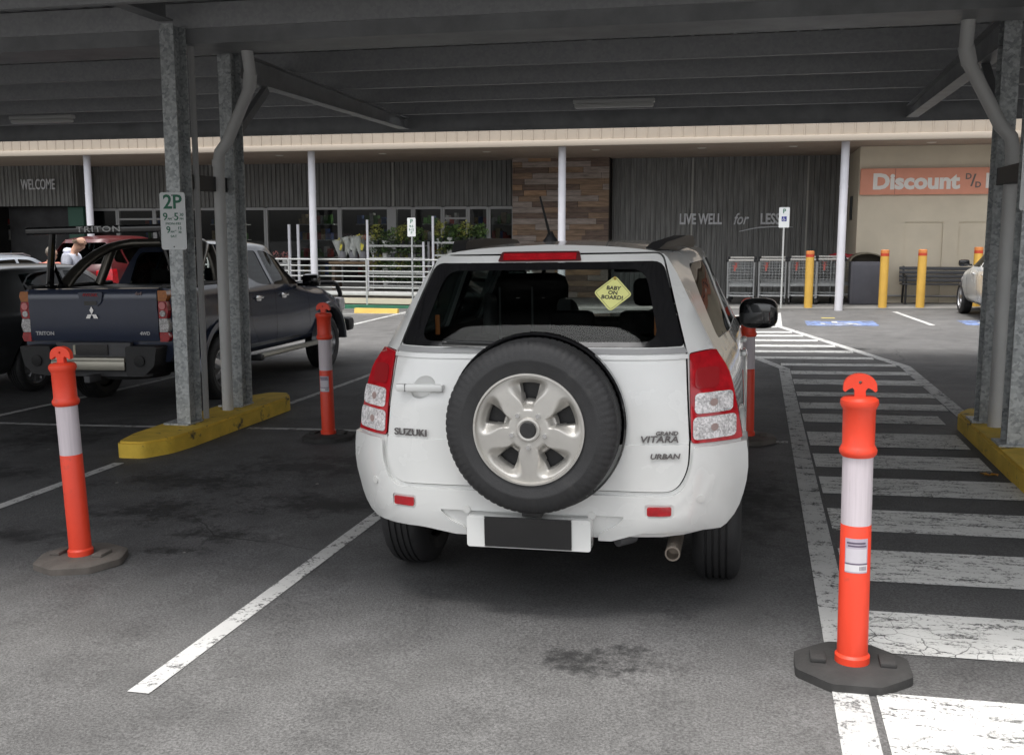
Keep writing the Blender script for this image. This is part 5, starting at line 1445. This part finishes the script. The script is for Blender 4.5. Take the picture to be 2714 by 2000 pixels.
post_sign('small green and white sign on a post before the plant display', -7.72, 22.9, 1.80, .20, .43, False)

# ---------------------------------------------------------------- yellow bollards, bin, bench, trolleys
bol_y = mat('bollard_yellow', (.60, .36, .065), .5, var=.08, vs=4)
bol_r = mat('bollard_red', (.48, .05, .02), .5); bol_t = mat('bollard_top', (.62, .22, .06), .5)
def ybollard(label, x, y, h=1.27):
    t = thing('steel_bollard', label, 'bollard', (x, y, gz(x, y)), group='yellow steel bollards along the shop kerb')
    b = MB(); b.lathe([(.0, -.02), (.088, -.02), (.088, h - .13), (.0, h - .13)], 24); b.build('pipe', bol_y, t)
    b = MB(); b.lathe([(.0, h - .132), (.0885, h - .132), (.0885, h - .07), (.0, h - .07)], 24); b.build('red_band', bol_r, t)
    b = MB(); b.lathe([(.0, h - .072), (.088, h - .072), (.088, h - .012), (.075, h), (.0, h)], 24); b.build('top', bol_t, t)
ybollard('yellow bollard with a red band in front of the trolleys', 1.20, 23.08)
ybollard('yellow bollard touching the right side of the grey bin', 2.72, 23.08)
ybollard('yellow bollard in front of the dark bench', 3.47, 23.08)
ybollard('yellow bollard behind the white hatchback at right', 4.60, 23.3, 1.3)

bn = thing('litter_bin', 'tall grey metal bin with a curved hood beside the trolleys', 'bin', (2.44, 24.02, gz(2.4, 24) + .06))
b = MB(); b.box((0, 0, .48), (.66, .55, .94), bev=.012); b.build('cabinet', mat('bin_grey', (.105, .105, .12), .5, metal=.2, var=.1), bn)
b = MB(); b.box((0, -.278, .45), (.58, .012, .84), bev=.004); b.build('door', mat('bin_door', (.085, .085, .10), .45, metal=.2, var=.1), bn)
hood = []
for i in range(17):
    a = PI * i / 16; hood.append((-.36 * math.cos(a), .955 + .19 * math.sin(a)))
inn = [(x * .94, .955 + (z - .955) * .86) for x, z in hood]
b = MB(); b.prism(hood + list(reversed(inn)), -.30, .28); b.build('hood', mat('bin_hood', (.16, .14, .10), .5), bn)
b = MB(); b.prism([(x * .93, .955 + (z - .955) * .85) for x, z in hood], -.1, .27); b.build('opening', mat('bin_dark', (.05, .042, .03), .8), bn)

be = thing('park_bench', 'dark slatted bench against the cream wall behind the bollards', 'bench', (3.98, 23.95, gz(4, 24) + .07))
bw = mat('bench_slat', (.035, .036, .04), .5, var=.2, vs=6, sv=(.5, 8, 8))
for i in range(4):
    b = MB(); b.box((0, .20 + .025 * i, .50 + .085 * i), (1.62, .025, .072), rx=R(-14), bev=.005); b.build('back_slat', bw, be)
for i in range(4):
    b = MB(); b.box((0, -.22 + .10 * i, .43), (1.62, .085, .03), bev=.005); b.build('seat_slat', bw, be)
for x in (-.72, .72):
    b = MB(); b.tube([(x, -.24, 0), (x, -.22, .42), (x, .18, .42), (x, .30, .80)], .024, 8); b.tube([(x, .26, 0), (x, .16, .42)], .024, 8); b.tube([(x, -.24, .60), (x, .2, .62)], .022, 8); b.tube([(x, -.24, .42), (x, -.24, .6)], .02, 8)
    b.build('end_frame', M['black_plastic'], be)

tro = mat('trolley_steel', (.40, .41, .41), .4, metal=.4); 
def trolley():
    t = thing('shopping_trolley', 'x', 'trolley', (0, 0, 0), group='parked shopping trolleys')
    b = MB(); W = .27
    # basket: rear opening faces -y
    def wire(p, q, r_=.0055): b.tube([p, q], r_, 5)
    for i in range(9):
        z = .42 + .065 * i; k = i / 8
        for s_ in (-1, 1): wire((s_ * (W - .03 * (1 - k)), -.36, z), (s_ * (W * .72 - .02 * (1 - k)), .46, z + .02))
        wire((-W * .72, .46, z + .02), (W * .72, .46, z + .02))
        if i % 2 == 0: wire((-W + .01, -.36, z), (W - .01, -.36, z), .004)
    for i in range(9):
        x = -W + 2 * W * i / 8
        wire((x * .92, -.36, .42), (x, -.36, .94), .003); wire((x * .92, -.36, .42), (x * .7, .46, .44)); wire((x * .7, .46, .44), (x * .72, .46, .96), .0035)
    for j in range(7):
        y = -.3 + .12 * j
        for s_ in (-1, 1): wire((s_ * (W - .09 * (y + .36)) * .95, y, .42), (s_ * (W - .09 * (y + .36)), y, .95), .003)
    b.build('basket', tro, t)
    b = MB(); b.box((0, -.35, .43), (.46, .012, .07)); b.build('rear_flap', mat('trolley_flap', (.30, .31, .31), .5), t)
    b = MB()
    for s_ in (-1, 1):
        b.tube([(s_ * .25, -.42, .98), (s_ * .25, -.38, .40), (s_ * .25, -.40, .14), (s_ * .20, .42, .16)], .013, 8)
    b.tube([(-.25, -.40, .20), (.25, -.40, .20)], .012, 8); b.tube([(-.20, .42, .16), (.20, .42, .16)], .012, 8)
    b.build('chassis', tro, t)
    b = MB(); b.box((0, -.2, .19), (.40, .42, .02)); b.build('lower_tray', mat('trolley_tray', (.38, .39, .39), .5), t)
    b = MB(); b.tube([(-.235, -.43, .985), (.235, -.43, .985)], .021, 12); b.build('handle', mat('trolley_handle', (.62, .60, .56), .4), t)
    for s_ in (-1, 1):
        b = MB(); b.box((s_ * .265, -.42, .975), (.05, .05, .06), bev=.012); b.build('handle_end', M['black_plastic'], t)
    for x, y in ((-.24, -.40), (.24, -.40), (-.19, .40), (.19, .40)):
        b = MB(); b.tube([(x - .014, y, .055), (x + .014, y, .055)], .055, 16); b.box((x, y + .01, .10), (.035, .05, .07)); b.build('castor', M['black_plastic'], t)
    b = MB(); b.box((-.12, -.372, .80), (.035, .012, .12)); b.box((-.12, -.372, .86), (.10, .010, .012)); b.build('coin_lock', mat('coin_red', (.45, .12, .10), .5), t)
    return t
t0 = trolley()
TL = ['trolley furthest left in the row against the iron wall', 'trolley second from the left, nearest the thin signpost on its left', 'trolley right behind the thin disabled sign post', 'trolley partly hidden by the first yellow bollard']
for i, (x, lab) in enumerate(zip((-.25, .44, 1.10, 1.70 - .0), TL)):
    q = t0 if i == 0 else copy_tree(t0)
    q.location = (x, 24.35, gz(x, 24) + .06); q.scale = (1.16, 1, 1.02); q['label'] = lab
NL = ['trolley nested behind the one furthest left in the row', 'trolley nested behind the second from the left', 'trolley nested behind the one at the disabled sign post', 'trolley nested behind the one at the first yellow bollard']
for x, lab in zip((-.25, .44, 1.10, 1.70), NL):
    q = copy_tree(t0); q.location = (x + .02, 24.72, gz(x, 24) + .10); q.scale = (1.12, 1, 1.03); q['label'] = lab
q = copy_tree(t0); q.location = (2.02, 24.75, gz(2, 24) + .06); q['label'] = 'trolley beside the white post with a red cover over its top'
b = MB(); b.box((0, -.05, .0), (.62, .6, .14), bev=.04); b.box((-.1, -.25, .05), (.3, .12, .1), bev=.03)
o = b.build('seat_cover', mat('red_cover', (.30, .012, .02), .7, var=.2)); o.location = (2.02, 24.68, 1.12); tag(o, 'red fabric cover lying over the trolley by the white post', 'cover')

# ---------------------------------------------------------------- railing, wheel stop, kerb strips, plant display
rl = thing('handrail', 'pale metal railing of six bars along the raised path', 'railing', (-9.5, 23.2, 0))
rm_ = mat('rail_metal', (.50, .51, .50), .4, metal=.3)
for z in (1.04, .89, .76, .64, .51, .37):
    b = MB(); b.tube([(-4.6, 0, z), (4.6, 0, z)], .016 if z < 1 else .022, 8); b.build('rail', rm_, rl)
for x in (-3.6, -1.45, .55, 2.6, 4.55):
    b = MB(); b.tube([(x, -.03, -.25), (x, -.03, 1.05)], .024, 10); b.build('post', rm_, rl)
b = MB(); b.box((-9.6, 23.24, .235), (9.6, .10, .09), bev=.005); o = b.build('path_edge', mat('edge_white', (.58, .58, .56), .6, var=.08)); tag(o, kind='structure')
b = MB(); b.box((-9.6, 23.20, .06), (9.6, .08, .13)); o = b.build('ramp_edge_wall', cream); tag(o, kind='structure')
b = MB(); b.box((-9.6, 23.05, -.09), (9.6, .12, .12)); o = b.build('green_kerb', mat('green_kerb', (.03, .15, .085), .6, var=.2)); tag(o, kind='structure')
for x, lab in ((-8.35, 'yellow concrete wheel stop by the railing, left of the white car'),):
    b = MB(); b.prism([(-.07, 0), (.07, 0), (.05, .11), (-.05, .11)], -.52, .52, 'yz'); o = b.build('wheel_stop', mat('stop_yellow', (.62, .42, .10), .7, var=.12), ang=30)
    o.location = (x, 22.2, gz(x, 22)); tag(o, lab, 'wheel stop')

leaf_cols = [mat('leaf_%s' % n, c, .5, var=.4, vs=9) for n, c in (('dark', (.05, .085, .03)), ('mid', (.085, .14, .04)), ('yellow', (.24, .25, .06)))]
pot_m = mat('plant_pot', (.05, .05, .055), .6); pot_w = mat('white_pot', (.55, .55, .53), .5)
def leaves(mb, c, rad, h, n, size, seed):
    r_ = random.Random(seed)
    for _ in range(n):
        a = r_.random() * 2 * PI; q = math.sqrt(r_.random()); z = r_.random()
        k = math.sin(PI * (.15 + .85 * z)) * .7 + .3
        p = Vector((c[0] + rad * q * k * math.cos(a), c[1] + rad * q * k * math.sin(a), c[2] + h * z))
        T = Matrix.Translation(p) @ Matrix.Rotation(a + r_.uniform(-.6, .6), 4, 'Z') @ Matrix.Rotation(r_.uniform(-1.2, .5), 4, 'Y') @ Matrix.Rotation(r_.uniform(-.5, .5), 4, 'X')
        s_ = size * r_.uniform(.6, 1.3)
        mb.add([(0, 0, 0), (s_ * .5, -s_ * .28, .02 * s_), (s_, 0, -.1 * s_), (s_ * .5, s_ * .28, .02 * s_)], [(0, 1, 2, 3)], T)
def stand(label, x, y, w, tiers, d=.4):
    t = thing('plant_stand', label, 'stand', (x, y, .28))
    for z in tiers:
        b = MB(); b.box((0, 0, z), (w, d, .025)); b.box((0, -d / 2, z), (w, .02, .045)); b.build('shelf', mat('stand_metal', (.42, .43, .42), .4, metal=.4), t)
    for sx in (-1, 1):
        for sy in (-1, 1):
            b = MB(); hu = tiers[-1] + (.62 if (sx < 0 and sy < 0) else .10); b.box((sx * (w / 2 + .03), sy * d / 2, hu / 2), (.05, .04, hu)); b.build('upright', white_post, t)
    return t
stand('metal plant stand with four shelves of greenery left of the small sign post', -8.35, 23.75, 1.35, [.12, .42, .78, 1.08])
stand('metal plant stand right of the small sign post, its lower shelves behind the white car', -6.75, 23.75, 1.25, [.15, .52, .86, 1.16])
NUM = ['furthest left', 'second from the left', 'third from the left', 'fourth from the left', 'fifth from the left', 'sixth from the left']
def pot(label, x, y, z, r_, h, lm, n, rad, lh, size, pm=None, seed=1, group='plants on the display stands'):
    t = thing('potted_plant', label, 'plant', (x, y, z), group=group)
    b = MB(); b.lathe([(.0, 0), (r_ * .75, 0), (r_, h), (r_ * .9, h), (r_ * .85, h - .02), (.0, h - .02)], 14); b.build('pot', pm or pot_m, t)
    b = MB(); leaves(b, (0, 0, h * .8), rad, lh, n, size, seed); b.build('foliage', lm, t, ang=0)
shelf_words = {0: 'bottom', 1: 'second', 2: 'third', 3: 'top'}
sd = 10
for si, (sx, w, tiers, nm) in enumerate(((-8.35, 1.3, [.12, .42, .78, 1.08], 'left'), (-6.75, 1.2, [.15, .52, .86, 1.16], 'right'))):
    for ti, tz in enumerate(tiers):
        k = 6
        for i in range(k):
            sd += 1
            if si == 1 and ti < 2 and i > 1: continue
            x = sx - w / 2 + .11 + (w - .22) * i / (k - 1)
            lm = leaf_cols[(sd * 7) % 3 if ti in (1, 3) else 0]
            pot('leafy pot plant %s on the %s shelf of the %s plant stand' % (NUM[i], shelf_words[ti], nm), x, 23.72, .28 + tz + .014, .075, .11, lm, 150, .17, .24 + .07 * (sd % 3), .085, pot_w if sd % 6 == 0 else None, sd)
wrap = mat('bouquet_wrap', (.42, .44, .42), .35, var=.25, vs=14)
fl_y = mat('flower_yellow', (.62, .55, .08), .6, var=.3, vs=30); fl_o = mat('flower_orange', (.6, .18, .08), .6, var=.3, vs=30); fl_w = mat('flower_white', (.62, .6, .55), .6)
bt = thing('flower_bench', 'low timber bench holding the flower buckets behind the railing', 'table', (-9.55, 24.1, .28))
b = MB(); b.box((0, 0, .66), (1.3, .5, .06)); b.build('top', mat('bench_timber', (.16, .105, .06), .7, var=.3, vs=3, sv=(1, 8, 8)), bt)
for x in (-.55, .55):
    b = MB(); b.box((x, 0, .31), (.08, .44, .62)); b.build('leg', mat('leg_timber', (.09, .06, .04), .7), bt)
BL = ['bucket with a yellow wrapped bouquet next to the white post', 'bucket with a pale wrapped bouquet, second from the white post', 'bucket with a tall orange and yellow bouquet', 'bucket with a grey paper bouquet furthest from the white post']
for i, (x, cm, hgt) in enumerate(((-9.92, fl_y, .5), (-9.62, fl_w, .58), (-9.36, fl_o, .6), (-9.02, fl_w, .5))):
    t = thing('flower_bucket', BL[i], 'flowers', (x, 24.05, .28 + .69), group='buckets of wrapped flowers')
    b = MB(); b.lathe([(.0, 0), (.09, 0), (.12, .24), (.11, .24), (.08, .03), (.0, .03)], 16); b.build('bucket', mat('bucket_grey', (.22, .22, .24), .5), t)
    for k in range(3):
        a = k * 2.1 + i; lx, ly = .05 * math.cos(a), .05 * math.sin(a)
        b = MB(); b.lathe([(.02, .1), (.06, .3), (.105, hgt), (.112, hgt + .03)], 9, Matrix.Translation((lx, ly, 0)) @ Matrix.Rotation(.25 * math.cos(a), 4, 'Y') @ Matrix.Rotation(-.2 * math.sin(a), 4, 'X'))
        b.build('wrapping', wrap, t, ang=0)
        b = MB(); leaves(b, (lx * 2.2, ly * 2.2, hgt - .08), .08, .12, 40, .05, i * 5 + k); b.build('blooms', fl_y if (k == 1 and i in (0, 2)) else cm, t, ang=0)
    b = MB(); b.prism(rpoly([(-.06, .33), (.02, .26), (.07, .40), (-.02, .46)], .02), -.135, -.128); b.build('flower_patch', fl_y if i in (0, 2) else wrap, t)
tb = thing('display_table', 'table of pink potted flowers beyond the pickup roof', 'table', (-12.6, 24.6, .1))
b = MB(); b.box((0, 0, .78), (2.2, .6, .05)); b.build('top', mat('stand_metal2', (.4, .4, .4), .4, metal=.4), tb)
for x in (-1, 1):
    b = MB(); b.box((x, 0, .38), (.06, .5, .76)); b.build('leg', frame_m, tb)
pk = mat('flower_pink', (.55, .25, .24), .6, var=.5, vs=20)
for i in range(8):
    pot('pink flowering pot, number %s along the display table' % ['one', 'two', 'three', 'four', 'five', 'six', 'seven', 'eight'][i], -13.55 + .27 * i, 24.5, .1 + .806, .09, .12, pk, 60, .12, .16, .06, pot_w, 90 + i, 'pink flower pots on the display table')
for x, nm in ((-11.3, 'left'), (-11.06, 'right')):
    b = MB(); b.box((0, 0, .8), (.06, .05, 1.65)); o = b.build('display_post', white_post); o.location = (x, 24, .25); tag(o, 'slim white post beyond the pickup bonnet, %s one of the close pair' % nm, 'post')
# litter on the ground
b = MB(); r_ = random.Random(3)
for _ in range(5):
    a = r_.random() * 6; b.add([(-.03, -.015, 0), (.0, -.02, .012), (.035, 0, .004), (.0, .02, .014)], [(0, 1, 2, 3)], Matrix.Translation((r_.uniform(-.07, .07), r_.uniform(-.03, .03), .006)) @ Matrix.Rotation(a, 4, 'Z'))
o = b.build('fallen_leaves', mat('leaf_orange', (.45, .22, .03), .7), ang=0); o.location = (1.62, 7.55, gz(1.62, 7.55) + .006); tag(o, 'few orange fallen leaves lying on the striped walkway', 'leaves', kind='stuff')
# ---------------------------------------------------------------- people
skin_m = mat('skin', (.52, .30, .21), .55, var=.08, vs=12)
def skinned(name, J, E, m, parent, sub=2, root=0):
    """J: (x,y,z,rx,ry) joints, E: bones; grown with a skin modifier and fixed as a mesh"""
    me = D.meshes.new(name); me.from_pydata([j[:3] for j in J], E, [])
    o = link(D.objects.new('tmp_s', me))
    md = o.modifiers.new('s', 'SKIN'); md.use_smooth_shade = True
    for i, j in enumerate(J):
        me.skin_vertices[0].data[i].radius = (j[3], j[4] if len(j) > 4 else j[3])
        me.skin_vertices[0].data[i].use_root = (i == root)
    s = o.modifiers.new('u', 'SUBSURF'); s.levels = sub; s.render_levels = sub
    bpy.context.view_layer.update()
    nm = D.meshes.new_from_object(o.evaluated_get(bpy.context.evaluated_depsgraph_get()))
    D.objects.remove(o)
    return obj(name, nm, m, parent, ang=180)

def person(label, x, y, rz, h, top_m, leg_m, hair_m, bald=False, hood=False, lookdown=.25, scale=1.0):
    """front of the body = +y before turning"""
    t = thing('person', label, 'person', (x, y, ground_at(x, y)), (0, 0, rz))
    s = h / 1.75; d = lookdown
    J = []; E = []
    def add(p, r_, par=None):
        J.append((p[0] * s, p[1] * s, p[2] * s, r_[0] * s, r_[1] * s)); i = len(J) - 1
        if par is not None: E.append((par, i))
        return i
    pel = add((0, 0, .95), (.15, .11)); wa = add((0, .0, 1.10), (.14, .10), pel); ch = add((0, .0, 1.30), (.165, .11), wa); sh = add((0, -.01, 1.42), (.10, .08), ch)
    nk = add((0, .01 + .1 * d, 1.50), (.055, .055), sh); hb = add((0, .03 + .25 * d, 1.575), (.068, .08), nk); hm = add((0, .03 + .32 * d, 1.64), (.076, .095), hb); ht = add((0, .015 + .3 * d, 1.71), (.06, .07), hm)
    jaw = add((0, .075 + .35 * d, 1.575 - .05 * d), (.04, .03), hb)
    ns = add((0, .118 + .33 * d, 1.635 - .07 * d), (.012, .014), hm)
    for q in (-1, 1):
        ear = add((q * .082, .02 + .3 * d, 1.635), (.012, .024), hm)
        a = add((q * .19, -.01, 1.41), (.062, .062), ch); b = add((q * .245, -.02, 1.15), (.045, .045), a); w = add((q * .20, .20, 1.02), (.030, .032), b)
        p = add((q * .19, .27, 1.01), (.036, .018), w)
        for k in range(4):
            f0 = add((q * (.19 + .022 * (k - 1.5)), .32, 1.0 - .004 * k), (.010, .010), p); f1 = add((q * (.19 + .022 * (k - 1.5)), .345 - .006 * abs(k - 1.4), .975), (.008, .008), f0)
        th = add((q * .15, .285, 1.02), (.010, .010), p)
        hp_ = add((q * .10, 0, .88), (.10, .11), pel); kn = add((q * .11, .03, .50), (.062, .066), hp_); an = add((q * .115, -.01, .09), (.042, .045), kn); to = add((q * .125, .13, .04), (.042, .032), an)
    body = skinned('body', J, E, skin_m, t)
    # clothes follow the body, a little wider
    J, E2 = [], []
    E = E2
    def add2(p, r_, par=None):
        J.append((p[0] * s, p[1] * s, p[2] * s, r_[0] * s, r_[1] * s)); i = len(J) - 1
        if par is not None: E2.append((par, i))
        return i
    a0 = add2((0, 0, .90), (.19, .145)); a1 = add2((0, 0, 1.10), (.18, .14), a0); a2 = add2((0, -.005, 1.30), (.195, .14), a1); a3 = add2((0, -.015, 1.43), (.12, .10), a2); a4 = add2((0, .005, 1.475), (.078, .074), a3)
    for q in (-1, 1):
        b0 = add2((q * .19, -.01, 1.40), (.085, .085), a2); b1 = add2((q * .25, -.02, 1.15), (.066, .066), b0); b2 = add2((q * .205, .18, 1.03), (.05, .05), b1)
    skinned('jacket', J, E2, top_m, t)
    J, E2 = [], []
    c0 = add2((0, 0, .93), (.165, .125))
    for q in (-1, 1):
        c1 = add2((q * .10, 0, .86), (.115, .125), c0); c2 = add2((q * .11, .03, .50), (.085, .088), c1); c3 = add2((q * .115, -.01, .10), (.07, .075), c2)
    skinned('trousers', J, E2, leg_m, t)
    if hood:
        b = bmesh.new(); bmesh.ops.create_uvsphere(b, u_segments=20, v_segments=12, radius=1)
        for v in b.verts: v.co = Vector((v.co.x * .115 * s, (v.co.y * .075 - .055) * s, (v.co.z * .065 + 1.475 + .3 * min(0, v.co.y) * -.05) * s))
        me = D.meshes.new('hood'); b.to_mesh(me); b.free(); obj('hood', me, top_m, t, ang=180)
    if not bald or True:
        b = bmesh.new(); bmesh.ops.create_uvsphere(b, u_segments=24, v_segments=16, radius=1)
        big = 1.0 if bald else 1.13
        c = Vector((0, .015 + .3 * d, 1.655))
        for v in b.verts:
            v.co = Vector((v.co.x * .086 * big, v.co.y * .104 * big, v.co.z * .095 * big)) + c
        cutv = []
        for v in b.verts:
            r_ = v.co - c
            front = r_.y > (.02 if bald else .055) - .2 * max(0, r_.z) * (0 if bald else -1)
            if (bald and (r_.z > .028 or front or r_.z < -.06)) or (not bald and ((r_.y > .05 and r_.z < .06) or r_.z < -.085)): cutv.append(v)
        bmesh.ops.delete(b, geom=cutv, context='VERTS')
        for v in b.verts: v.co *= s
        me = D.meshes.new('hair'); b.to_mesh(me); b.free(); obj('hair', me, hair_m, t, ang=180)
    for q in (-1, 1):
        b = MB(); b.lathe([(.0, -.011), (.008, -.007), (.011, 0), (.008, .007), (.0, .011)], 12, Matrix.Translation((q * .03 * s, (.105 + .33 * d) * s, (1.652 - .06 * d) * s))); b.build('eye', mat('eye', (.05, .04, .035), .3), t)
        b = MB(); b.box((q * .118 * s, .07 * s, .035 * s), (.09 * s, .25 * s, .07 * s), bev=.03); b.build('shoe', M['black_plastic'], t)
    return t
white_top = mat('hoodie_white', (.62, .64, .74), .85, var=.18, vs=6, bump=1, bs=11)
coral_top = mat('top_coral', (.62, .20, .15), .85, var=.1, vs=8)
jeans = mat('trousers_dark', (.03, .035, .05), .85, var=.2)
grey_hair = mat('hair_grey', (.20, .175, .145), .7, var=.4, vs=40, bump=.5); 
short_hair = mat('hair_short', (.30, .22, .16), .75, var=.3, vs=50)
person('man in a white hooded top with cropped hair, looking down beyond the dark car', -11.17, 15.3, R(-75), 1.86, white_top, jeans, short_hair, bald=True, hood=True, lookdown=.35)
person('grey-haired person in a coral top standing left of the man', -11.95, 15.75, R(-100), 1.66, coral_top, jeans, grey_hair, lookdown=.15)
